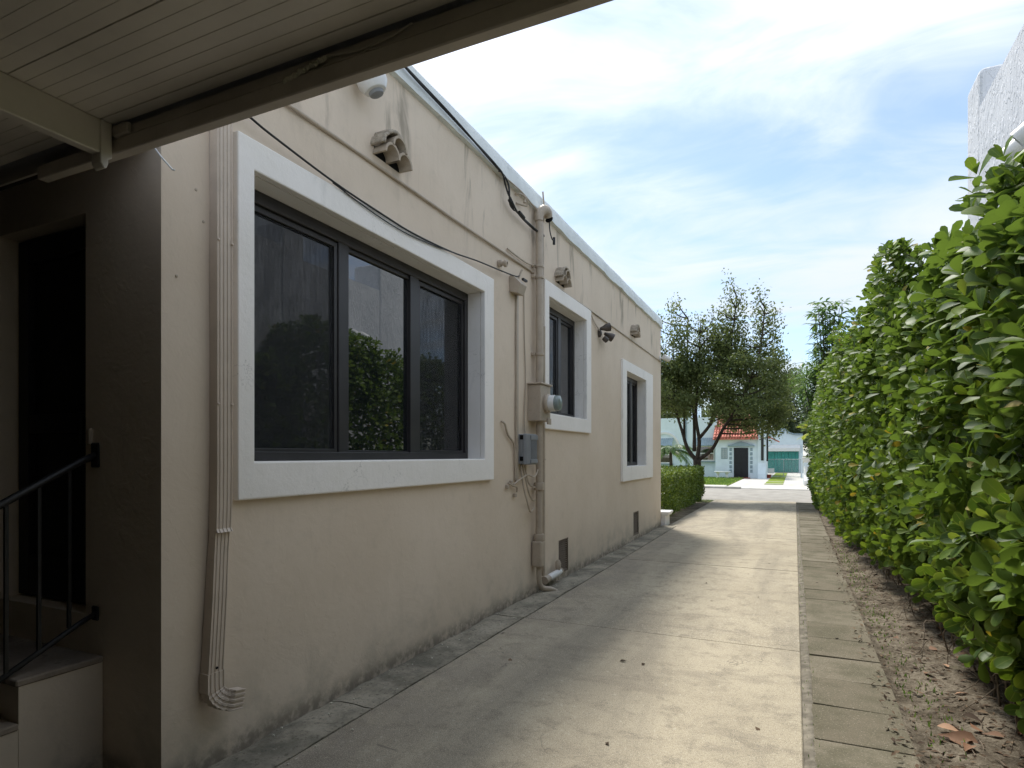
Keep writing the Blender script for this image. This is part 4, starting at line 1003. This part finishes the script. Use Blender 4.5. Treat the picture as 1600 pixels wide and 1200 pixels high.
# ------------------------------------------------------------------ trees
def clump_tree(name, label, cat, base, limbs, clumps, leaf, m, per, lsize, group=None, upright=.3, tr=.14):
    t = thing(name, base, label, cat, group); B = Vector(base)
    tm = MB(); lp = []
    for pts, r0, r1 in limbs:
        sp = smoothpath([B + Vector(p) for p in pts], 5); k = len(sp)
        tm.tube(sp, [r0 + (r1-r0)*i/(k-1) for i in range(k)], 9); lp += sp
    for c in clumps:                                    # a branch into every clump
        q = B + Vector(c[:3]); low = [p for p in lp if p.z < q.z-.1] or lp
        s = min(low, key=lambda p: (p-q).length + .4*abs(p.z-q.z)*0)
        mid = s.lerp(q, .55) + Vector((random.uniform(-.1,.1), random.uniform(-.1,.1), -.06))*(q-s).length
        tm.tube(smoothpath([s, mid, q + Vector((0, 0, c[5]*.15))], 3), [.030, .027, .024, .020, .016, .010, .004], 5) if (q-s).length > .15 else None
    obj('trunk', tm, M['bark'], t, smooth=True, origin=B)
    P, D = [], []
    for cx, cy, cz, rx, ry, rz in clumps:
        n = max(30, int(per*(rx*ry*rz)**.55)); u = unit(n); r = RNG.random(n)**.55
        p = np.array(B) + np.array([cx, cy, cz]) + u*r[:,None]*np.array([rx, ry, rz])
        # leaves sit on twiglets: gather them in small knots so gaps show between
        kn = p[RNG.integers(0, n, max(4, n//14))]; j = RNG.integers(0, len(kn), n); p = kn[j] + RNG.normal(size=(n,3))*lsize*1.5
        P.append(p); D.append(u*.6 + unit(n)*.8 + np.array([0, 0, upright]))
    P = np.concatenate(P); D = np.concatenate(D); n = len(P)
    leaf_cloud('crown', P, D, unit(n) + np.array([0, 0, .7]), RNG.uniform(.7, 1.3, n)*lsize, leaf, m, t, base)
    return t
# the street tree in front of the hedge: many upright limbs, ragged spired top
T = (-2.95, 20.9, -.05)
limbs = [([(0,0,0),(.02,0,.7),(0,0,1.42)], 0.15, .125),
 ([(0,0,1.35),(-.30,.05,1.75),(-.48,.1,2.3),(-.72,.1,3.2),(-.85,.2,4.6)], .075, .025),
 ([(-.42,.08,2.1),(-.45,.3,3.0),(-.40,.4,4.4),(-.35,.4,6.2)], .045, .02),
 ([(0,0,1.4),(.06,.1,2.0),(-.05,.1,2.9),(.05,.0,4.2),(.1,0,5.6)], .075, .02),
 ([(.05,.1,2.1),(.45,.0,2.6),(.75,-.1,3.3),(1.0,-.1,4.6),(1.25,0,6.6)], .06, .02),
 ([(.10,0,1.42),(.50,-.1,1.75),(.85,-.2,2.4),(1.35,-.3,3.2),(1.9,-.3,4.6),(2.1,-.2,6.2)], .065, .02),
 ([(.4,.2,2.55),(.55,.6,3.4),(.7,.8,4.8)], .06, .02), ([(-.1,.1,1.7),(-.2,.7,2.8),(-.4,1.0,4.5)], .07, .02)]
cl = []
rs = random.Random(5)
for i in range(78):
    x = rs.uniform(-1.75, 2.55); y = rs.uniform(-1.1, 1.1); 
    lo = 3.05 if x < .5 else 2.55 if i % 6 else 2.1
    z = rs.uniform(lo, 4.95 + .5*math.sin(x*2.3))
    if x > 1.8: z = rs.uniform(2.4, 4.6)
    r = rs.uniform(.26, .46); cl.append((x, y, z, r*1.15, r, r*.85))
for x, zt, w in ((-1.35,6.2,.26), (-.75,6.75,.28), (-.35,6.0,.24), (.12,6.0,.26), (.52,6.1,.24), (1.05,7.15,.28), (1.42,6.6,.24), (1.95,6.65,.26), (2.35,6.1,.22), (.8,6.2,.22)):
    for q in range(7):
        f = q/6; z = 4.3 + (zt-4.3)*f; cl.append((x + rs.uniform(-.12,.12)*(1-f), rs.uniform(-.3,.3), z, w*(1.35-1.05*f), w*(1.35-1.05*f), .26))
clump_tree('street_tree', 'many-limbed olive green tree with ragged spired top beyond the low hedge', 'tree', T, limbs, cl, leaf_base(3, .62, .2, .1, False), M['treeleaf'], 2300, .088)

def blob(cx, cz, rx, rz, n, r, seed):
    q = random.Random(seed); o = []
    while len(o) < n:
        a, b, c = q.uniform(-1,1), q.uniform(-1,1), q.uniform(-1,1)
        if a*a+b*b+c*c < 1: rr = r*q.uniform(.7, 1.3); o.append((cx+a*rx, b*rx*.7, cz+c*rz, rr, rr, rr*.8))
    return o
clump_tree('evergreen_tree', 'dark dense evergreen tree behind the garage right of the roof', 'tree', (-2.6, 66, 0), [([(0,0,0),(.1,0,3),(0,0,7)], .3, .1)],
           blob(0, 6.5, 3.6, 4.6, 60, 1.0, 3), leaf_base(3, .6, .2, .1, False), M['darkleaf'], 420, .22)
clump_tree('evergreen_tree', 'dark tree mass behind the curved garage gable', 'tree', (2.6, 70, 0), [([(0,0,0),(.1,0,2),(0,0,5)], .3, .1)],
           blob(0, 4.6, 3.4, 3.0, 40, 1.0, 4), leaf_base(3, .6, .2, .1, False), M['darkleaf'], 420, .22)
clump_tree('shade_tree', 'light green feathery tree above the garage beside the hedge end', 'tree', (1.9, 36, 0), [([(0,0,0),(-.1,0,2.4),(-.5,0,4.2)], .14, .06), ([(0,0,2.2),(.5,0,3.6),(1,0,5)], .09, .03)],
           blob(-.1, 5.6, 2.3, 1.3, 46, .48, 6), leaf_base(3, .4, .2, .1, False), M['lightleaf'], 900, .10)
clump_tree('shade_tree', 'green tree behind the left wing of the blue house', 'tree', (-10, 52, 0), [([(0,0,0),(.1,0,2),(0,0,5)], .25, .1)],
           blob(0, 5.2, 3.4, 3.2, 50, .9, 8), leaf_base(3, .6, .2, .1, False), M['treeleaf'], 800, .17)
clump_tree('shade_tree', 'far rounded green tree behind the red tiled roof', 'tree', (-5.2, 64, 0), [([(0,0,0),(.1,0,2),(0,0,5)], .25, .1)],
           blob(0, 4.6, 3.2, 2.6, 44, .9, 9), leaf_base(3, .6, .2, .1, False), M['treeleaf'], 420, .2)
# tall loose tree standing behind the hedge
def drooping():
    B = Vector((1.0, 22.6, -.05)); t = thing('umbrella_tree', B, 'tall thin tree with drooping glossy leaflets rising above the hedge end', 'tree')
    tm = MB(); P, D, S = [], [], []
    for i in range(34):
        a = random.uniform(0, 2*PI); top = Vector((random.uniform(-.75, .75), random.uniform(-.5, .5), random.uniform(3.8, 6.6)))
        if top.z > 6.0: top.x *= .7
        tm.tube(smoothpath([B + Vector((random.uniform(-.1,.1), random.uniform(-.1,.1), 0)), B + Vector((top.x*.35, top.y*.35, top.z*.5)), B+top], 4), [.03-.0027*k for k in range(9)], 5)
        for w in range(12):                                  # whorls of drooping leaflets along the shoot
            f = .38 + .62*w/11; c = B + Vector((top.x*f, top.y*f, top.z*f)); 
            for k in range(8):
                th = a + k*2*PI/8 + random.uniform(-.3,.3); rad = Vector((math.cos(th), math.sin(th), 0)); R = random.uniform(.06, .16)
                P.append(c + rad*R + Vector((0,0,.05))); D.append(rad*.8 + Vector((0,0,random.uniform(-.5,.5)))); S.append(random.uniform(.22, .36))
    obj('trunk', tm, M['bark'], t, origin=B)
    P = np.array([tuple(v) for v in P]); D = np.array([tuple(v) for v in D])
    leaf_cloud('crown', P, D, unit(len(P))*.3 + np.array([0,0,1]), np.array(S), leaf_base(4, .34, .25, .25, False), M['shefleaf'], t, tuple(B))
drooping()
def palm(base, h, nf, L, m, label, droop=.9, up=.7, group=None, lw=.05):
    B = Vector(base); t = thing('palm', base, label, 'palm', group)
    obj('trunk', MB().tube([B, B + Vector((.03, 0, h*.5)), B + Vector((0, 0, h))], [.10, .085, .07], 9), M['bark'], t, origin=B)
    for i in range(nf):
        a = 2*PI*i/nf + random.uniform(-.25, .25); el = random.uniform(.1, 1.15)*up; rad = Vector((math.cos(a), math.sin(a), 0)); o = B + Vector((0,0,h)); pts = []
        for k in range(9):
            f = k/8; pts.append(o + rad*L*f*math.cos(el)*(1-.12*f) + Vector((0,0, L*(f*math.sin(el) - droop*f*f*.55))))
        f_ = obj('frond', MB().tube(pts, [.014-.0013*k for k in range(9)], 4), M['palm'] if m != 'areca' else M['areca'], t, origin=o)
        P, D, S = [], [], []
        for k in range(1, 25):
            f = k/24; q = f*8; j = min(int(q), 7); p = pts[j].lerp(pts[j+1], q-j); tg = (pts[j+1]-pts[j]).normalized(); sd_ = tg.cross(Vector((0,0,1))).normalized()
            for s in (-1, 1): P.append(p); D.append(tg*.75 + sd_*s*.8 + Vector((0,0,-.22))); S.append(L*.34*(1-.55*abs(f-.4)))
        leaf_cloud('leaflets', np.array([tuple(v) for v in P]), np.array([tuple(v) for v in D]), np.tile((0,0,1.), (len(P),1)) + unit(len(P))*.2, np.array(S), leaf_base(3, .13, .2, .2, False), M[m], f_, tuple(o))
palm((-5.95, 32.6, .02), 1.75, 15, 1.5, 'palm', 'short green palm on the far lawn left of the street tree')
palm((1.15, 33.6, 0), 2.4, 16, 1.5, 'areca', 'yellow-green palm beside the white gate pillar at the hedge end', .6, 1.1)

# ------------------------------------------------------------------ pale blue house across the street
bl = thing('blue_house', (-5, 45, 0), 'pale blue house across the street with red tiled entry roof', 'house')
FY = 42.0
def arch_wall(mb, pts, y0, y1): return mb.prism(pts, 'y', y0, y1)
obj('entry_wall', MB().box(-4.75, -2.16, FY, FY+3, -.05, 2.62), M['blue'], bl)
rf = MB(); z0, z1, yr0, yr1 = 2.60, 4.25, FY-.35, FY+1.9; nx, ny = 16, 9
for j in range(ny):
    f0 = j/ny; f1 = (j+1.12)/ny; ya, yb_ = yr0+(yr1-yr0)*f0, yr0+(yr1-yr0)*f1; za, zb_ = z0+(z1-z0)*f0, z0+(z1-z0)*f1
    for i in range(nx):
        xc = -4.86 + (i+.5)*(2.72/nx); r = 2.72/nx*.40; vs = []
        for (yy, zz, rr) in ((ya, za+.03, r*1.1), (yb_, zb_+.0, r*.9)):
            for k in range(6): a_ = PI*k/5; vs.append((xc-math.cos(a_)*rr, yy, zz+math.sin(a_)*rr))
        rf.add(vs, [(k, k+1, k+7, k+6) for k in range(5)] + [(0,1,2,3,4,5)])
o = obj('roof_tiles', rf, M['tile'], bl); kind(o, 'stuff')
obj('roof', MB().prism([(yr0+.03, z0-.05), (yr1, z1-.05), (yr1+2, z1-1.5), (yr1+2, 2.5), (yr0+.03, z0-.10)], 'x', -4.88, -2.13), M['tile'], bl)
obj('tower', MB().box(-2.155, -1.66, FY-.12, FY+2.2, -.05, 4.55), M['blue'], bl, bevel=.02)
obj('tower_foot', MB().prism([(FY-.12, -.05), (FY-.45, -.05), (FY-.40, .30), (FY-.12, 1.0)], 'x', -2.14, -1.68), M['blue'], bl)
obj('left_wing', MB().box(-12, -4.76, FY+.8, FY+8, -.05, 4.05), M['blue'], bl)
obj('right_wing', MB().box(-4.7, -1.9, FY+3.05, FY+9, -.05, 4.0), M['blue'], bl)
dr_ = obj('door', MB().box(-3.60, -2.73, FY-.05, FY-.001, .05, 1.97), M['door'], bl, bevel=.01)
for a, b in ((.25, .9), (1.0, 1.8)):
    for x0, x1 in ((-3.50, -3.20), (-3.13, -2.83)): obj('door_panel', MB().box(x0, x1, FY-.065, FY-.051, a, b), M['door'], dr_, bevel=.008)
obj('door_step', MB().box(-3.75, -2.6, FY-.55, FY-.003, -.05, .05), M['redstep'], bl, bevel=.01)
obj('door_hood', MB().prism([(-3.98,2.05),(-3.95,2.16),(-3.72,2.19),(-3.45,2.30),(-3.16,2.38),(-2.88,2.30),(-2.60,2.19),(-2.37,2.16),(-2.34,2.05)], 'y', FY-.14, FY-.002), M['bluetrim'], bl, bevel=.012)
for xc in (-3.80, -2.54):
    for k in range(6): obj('glass_block', MB().box(xc-.075, xc+.075, FY-.03, FY-.002, .36+k*.28, .56+k*.28), M['bluetrim'], bl, bevel=.01)
sw = obj('grille_window', MB().box(-4.40, -3.99, FY-.02, FY-.002, 1.24, 1.98), M['bluetrim'], bl, bevel=.01)
mb = MB()
for k in range(4): mb.box(-4.34+.095*k, -4.325+.095*k, FY-.04, FY-.021, 1.28, 1.94)
for k in range(5): mb.box(-4.37, -4.02, FY-.038, FY-.0215, 1.36+.13*k, 1.372+.13*k)
obj('grille', mb, M['white'], sw)
for (x0, x1, za, zb_) in ((-6.05, -4.95, 1.18, 2.05), (-8.75, -7.7, 1.0, 2.05)):
    w = obj('window', MB().box(x0, x1, FY+.74, FY+.80, za, zb_), M['glass'], bl)
    mb = MB(); ring2 = [(x0-.06, x1+.06, za-.08, za), (x0-.06, x1+.06, zb_, zb_+.06), (x0-.06, x0, za, zb_), (x1, x1+.06, za, zb_), (x0, x1, (za+zb_)/2-.03, (za+zb_)/2+.03)]
    for a, b, c, d in ring2: mb.box(a, b, FY+.70, FY+.799, c, d)
    obj('window_frame', mb, M['white'], w)
    obj('sill', MB().box(x0-.1, x1+.1, FY+.62, FY+.795, za-.16, za-.085), M['bluetrim'], w)
    n = 9; mb = MB()
    for k in range(n):
        a = x0-.1 + (x1-x0+.2)*k/n; mb.prism([(FY+.79, zb_+.62), (FY+.15, zb_+.10), (FY+.15, zb_+.07), (FY+.79, zb_+.58)], 'x', a+.01, a+(x1-x0+.2)/n-.008)
    obj('awning', mb, M['bluetrim'], bl)
mb = MB()                                             # raised arch moulding on the left wing
for k in range(17):
    a0, a1 = PI*k/17, PI*(k+1)/17
    mb.prism([(-8.2-math.cos(a)*r, 2.05+math.sin(a)*r*1.05) for a, r in ((a0,.86),(a1,.86),(a1,1.0),(a0,1.0))], 'y', FY+.73, FY+.799)
obj('arch_moulding', mb, M['white'], bl)
obj('rain_pipe', MB().tube([(-6.75, FY+.74, 0), (-6.75, FY+.74, 3.9)], .04, 8), M['bluetrim'], bl)
obj('chimney', MB().box(-6.6, -6.0, FY+2, FY+2.6, 4.04, 5.0), M['blue'], bl)
cnp = obj('side_canopy', MB().prism([(FY+2.4, 2.62), (FY+2.4, 2.75), (FY+3.0, 2.75), (FY+3.0, 2.62)], 'x', -1.66, -1.5), M['tile'], bl)
mb = MB(); mb.add([(-1.66,FY+.4,2.78),(-.92,FY+.4,2.40),(-.92,FY+2.2,2.40),(-1.66,FY+2.2,2.78),(-1.66,FY+.4,2.70),(-.92,FY+.4,2.32),(-.92,FY+2.2,2.32),(-1.66,FY+2.2,2.70)], [(0,1,2,3),(4,7,6,5),(0,4,5,1),(1,5,6,2),(2,6,7,3),(3,7,4,0)])
obj('canopy_roof', mb, M['tile'], bl)
obj('canopy_bracket', MB().tube([(-1.66, FY+.5, 1.95), (-1.1, FY+.5, 2.42)], .05, 6), M['blue'], bl)
obj('shutter', MB().box(-1.96, -1.80, FY-.17, FY-.125, 1.15, 3.05), M['iron'], bl, bevel=.01)
obj('shutter', MB().box(-1.655, -1.55, FY+.3, FY+.36, 1.1, 3.0), M['iron'], bl, bevel=.01)
bn = thing('garden_bench', (-4.2, 41.2, 0), 'white stone bench on the lawn left of the dark door', 'bench')
obj('seat', MB().box(-4.72, -3.72, 40.95, 41.35, .38, .46), M['white'], bn, bevel=.02)
for x in (-4.5, -3.95): obj('leg', MB().lathe([(.13, 0), (.08, .08), (.07, .22), (.12, .36)], (x, 41.15, .02), (0,0,1), 10), M['white'], bn, smooth=40)

gar = thing('garage', (-.9, 59, 0), 'pale blue garage with curved gable and teal door at the end of the far drive', 'garage')
g = [(-2.45,-.05),(-2.45,3.22),(-1.85,3.24),(-1.5,3.36),(-1.22,3.62),(-.95,3.76),(-.68,3.62),(-.4,3.36),(-.05,3.24),(.62,3.22),(.62,-.05)]
obj('wall', MB().prism(g, 'y', 57.2, 62), M['blue'], gar)
gt = [p for p in g[1:-1]]; mb = MB()
for a, b in zip(gt, gt[1:]): mb.tube([(a[0], 57.15, a[1]+.03), (b[0], 57.15, b[1]+.03)], .07, 6)
obj('gable_moulding', mb, M['bluetrim'], gar)
obj('roundel', MB().lathe([(.14, 0), (.14, .04), (.1, .05)], (-.95, 57.199, 3.45), (0,-1,0), 14), M['bluetrim'], gar)
gd = empty('garage_door', (-.93, 57.1, 0), gar)
for k in range(9):
    x = -2.15 + k*.272; obj('door_board', MB().box(x+.006, x+.266, 57.10, 57.198, .02, 2.1), M['teal'], gd, bevel=.01)
obj('door_awning', MB().prism([(57.19, 2.40), (56.85, 2.10), (56.85, 1.82), (56.88, 1.82), (56.90, 2.05), (57.19, 2.33)], 'x', -2.3, .42), M['white'], gar)
obj('gable_finial', MB().box(-1.95, -1.55, 57.6, 58, 3.2, 4.15), M['white'], gar, bevel=.06, seg=3)
gtf = thing('chain_link_gate', (-.8, 44, 0), 'low chain-link gate with white sign across the far drive', 'gate')
fr_ = MB().tube([(-1.72, 44, .06), (-1.72, 44, 1.22), (.35, 44, 1.22), (.35, 44, .06), (-1.72, 44, .06)], .022, 6); fr_.tube([(-.68, 44, .06), (-.68, 44, 1.22)], .018, 6)
obj('gate_frame', fr_, M['galv'], gtf)
mb = MB(); n = 26
for k in range(-12, n):
    for s in (1, -1):
        xa, xb = (-1.72 + k*.08, -1.72 + k*.08 + 1.14) if s == 1 else (-1.72 + k*.08 + 1.14, -1.72 + k*.08); a = Vector((xa, 44, .07)); b = Vector((xb, 44, 1.21))
        lo, hi = max(0, min(1, 0)), 1
        def clip(t0, t1):
            return a.lerp(b, t0), a.lerp(b, t1)
        dx = b.x-a.x; t0, t1 = 0., 1.
        for bound, sg in ((-1.72, 1), (.35, -1)):
            fa, fb_ = sg*(a.x-bound), sg*(b.x-bound)
            if fa < 0 and fb_ < 0: t0, t1 = 1, 0; break
            if fa < 0: t0 = max(t0, fa/(fa-fb_))
            if fb_ < 0: t1 = min(t1, fa/(fa-fb_))
        if t1 > t0: p, q = clip(t0, t1); mb.tube([p, q], .0035, 3, False)
obj('wire_mesh', mb, M['galv'], gtf)
obj('sign', MB().box(-1.62, -1.24, 43.955, 43.975, .28, .62), M['white'], gtf, bevel=.006)
for x, w, cap_, label in ((.52, .17, 1.52, 'white moulded gate pillar at the right end of the chain-link gate'),):
    p = thing('gate_pillar', (x, 34.2, 0), label, 'pillar')
    obj('shaft', MB().box(x-.13, x+.13, 34.07, 34.33, -.01, 1.12), M['blue'], p, bevel=.02)
    obj('pillar_cap', MB().lathe([(.15, 0), (.19, .08), (.27, .20), (.27, .27), (.22, .30)], (x, 34.2, 1.10), (0,0,1), 4), M['white'], p)
    obj('scroll', MB().prism([(33.2, .0), (33.15, .22), (33.35, .38), (33.75, .5), (34.06, .95), (34.06, 0)], 'x', x-.11, x+.11), M['white'], p, bevel=.03, seg=2)
tag(obj('gate_post', MB().box(.36, .46, 43.95, 44.05, -.01, 1.6), M['blue'], bevel=.01), 'slim pale blue post behind the moulded gate pillar', 'post')
tag(obj('gate_post', MB().box(-1.84, -1.74, 43.95, 44.05, -.01, 1.5), M['blue'], bevel=.01), 'slim pale blue post holding the chain-link gate by the tower', 'post')
fpn = thing('flower_pot', (-1.62, 43.2, 0), 'small red clay pot at the foot of the gate', 'pot')
obj('pot', MB().lathe([(.12, 0), (.17, .2), (.19, .22), (.16, .23)], (-1.55, 43.0, 0), (0,0,1), 12), M['redstep'], fpn, smooth=40)
up = thing('utility_pole', (-.45, 74, 0), 'grey wooden utility pole between the far trees', 'pole')
obj('pole', MB().tube([(-.45, 74, -.1), (-.45, 74, 11)], [.17, .12], 10), M['wood'], up)
obj('cross_arm', MB().box(-1.5, .6, 73.9, 74.02, 10.2, 10.35), M['wood'], up)

# ------------------------------------------------------------------ fallen leaves and litter
DL = []
for w, f, c in ((.55,.35,.25), (.5,-.3,-.2), (.6,.5,.1)):
    BV, BF = leaf_base(6, w, f, c); me = bpy.data.meshes.new('fallen_leaf'); me.from_pydata([tuple(v) for v in BV], [], [tuple(int(i) for i in q) for q in BF])
    me.polygons.foreach_set('use_smooth', [True]*len(BF)); at = me.attributes.new('rnd', 'FLOAT', 'FACE'); at.data.foreach_set('value', np.zeros(len(BF)))
    me2 = me.copy(); me.materials.append(M['dryleaf']); me2.materials.append(M['brownleaf']); DL.append((me, me2))
def fallen(x, y, s, dry, label, group, z=None, tilt=.25):
    o = link('fallen_leaf', random.choice(DL)[0 if dry else 1]); z = dirt_h(x, y) if z is None else z
    o.location = (x, y, z + .012); o.scale = (s, s, s); o.rotation_euler = (random.uniform(-tilt, tilt), random.uniform(-tilt, tilt), random.uniform(0, 2*PI))
    return tag(o, label, 'fallen leaf', group)
o = fallen(.70, 3.95, .18, True, 'largest curled orange leaf lying against the paver edge', None); o.rotation_euler = (.05, .5, -1.9)
o = fallen(.82, 4.00, .11, True, 'orange leaf propped just right of the largest curled leaf', None); o.rotation_euler = (.3, -.2, 1.2)
fallen(.98, 5.55, .10, True, 'pale yellow dry leaf alone at the hedge foot beyond the orange leaves', None)
for i in range(44):
    y = 3.0 + 3.4*random.random()**1.2; x = random.uniform(.72, 1.40)
    fallen(x, y, random.uniform(.05, .105), True, 'dry orange-brown leaf lying on the bare dirt under the hedge', 'orange leaves on the dirt bed')
for i in range(46):
    y = random.uniform(3.2, 10.5); x = random.uniform(.64, 1.35)
    fallen(x, y, random.uniform(.04, .11), False, 'dead dark brown leaf lying on the dirt bed', 'brown leaves on the dirt bed')
for x, y in ((-.87,3.05), (-1.1,4.35), (-1.0,4.36), (-.35,6.9), (-.75,6.5), (-1.9,4.05), (-2.2,4.6), (-.2,3.6), (.3,5.6), (-.95,7.4), (-.3,9.1), (-1.35,10.6), (.42,5.7), (.25,8.0)):
    fallen(x, y, random.uniform(.03, .055), False, 'small dark curled leaf on the drive or pavers', 'small leaves on the drive', -.006, .08)
def litter():
    n = 5200; y = 2.4 + 10*RNG.random(n)**1.5; x = .44 + 1.08*RNG.random(n)**.8
    z = np.array([max(dirt_h(a, b), .001 if a < .575 else -9) for a, b in zip(x, y)]) + .004
    P = np.stack([x, y, z], 1); d = unit(n); d[:,2] *= .25
    o = leaf_cloud('leaf_litter', P, d, unit(n)*.5 + np.array([0,0,1]), RNG.uniform(.012, .05, n), leaf_base(3, .45, .3, .2, False), M['brownleaf'], None, (0,0,0)); kind(o, 'stuff')
    mb = MB()
    for i in range(260):
        yy = 2.6 + 9*random.random()**1.4; xx = random.uniform(.7, 1.5); a = random.uniform(0, PI); l = random.uniform(.03, .14); zz = dirt_h(xx, yy)+.006
        mb.tube([(xx, yy, zz), (xx+math.cos(a)*l*.5, yy+math.sin(a)*l*.5, zz+.008), (xx+math.cos(a)*l, yy+math.sin(a)*l+.01, zz)], [.003, .0025, .0015], 4)
    kind(obj('twig_litter', mb, M['stem']), 'stuff')
    mb = MB()
    for i in range(150):
        yy = random.uniform(2.2, 12.5); xx = -2.56 + abs(random.gauss(0, .16)); s = random.uniform(.002, .008)
        mb.lathe([(s*.6, 0), (s, s*.6), (s*.5, s*1.1)], (xx, yy, .004), (random.uniform(-.3,.3), random.uniform(-.3,.3), 1), 5)
    kind(obj('wall_foot_grit', mb, M['plaster']), 'stuff')
litter()
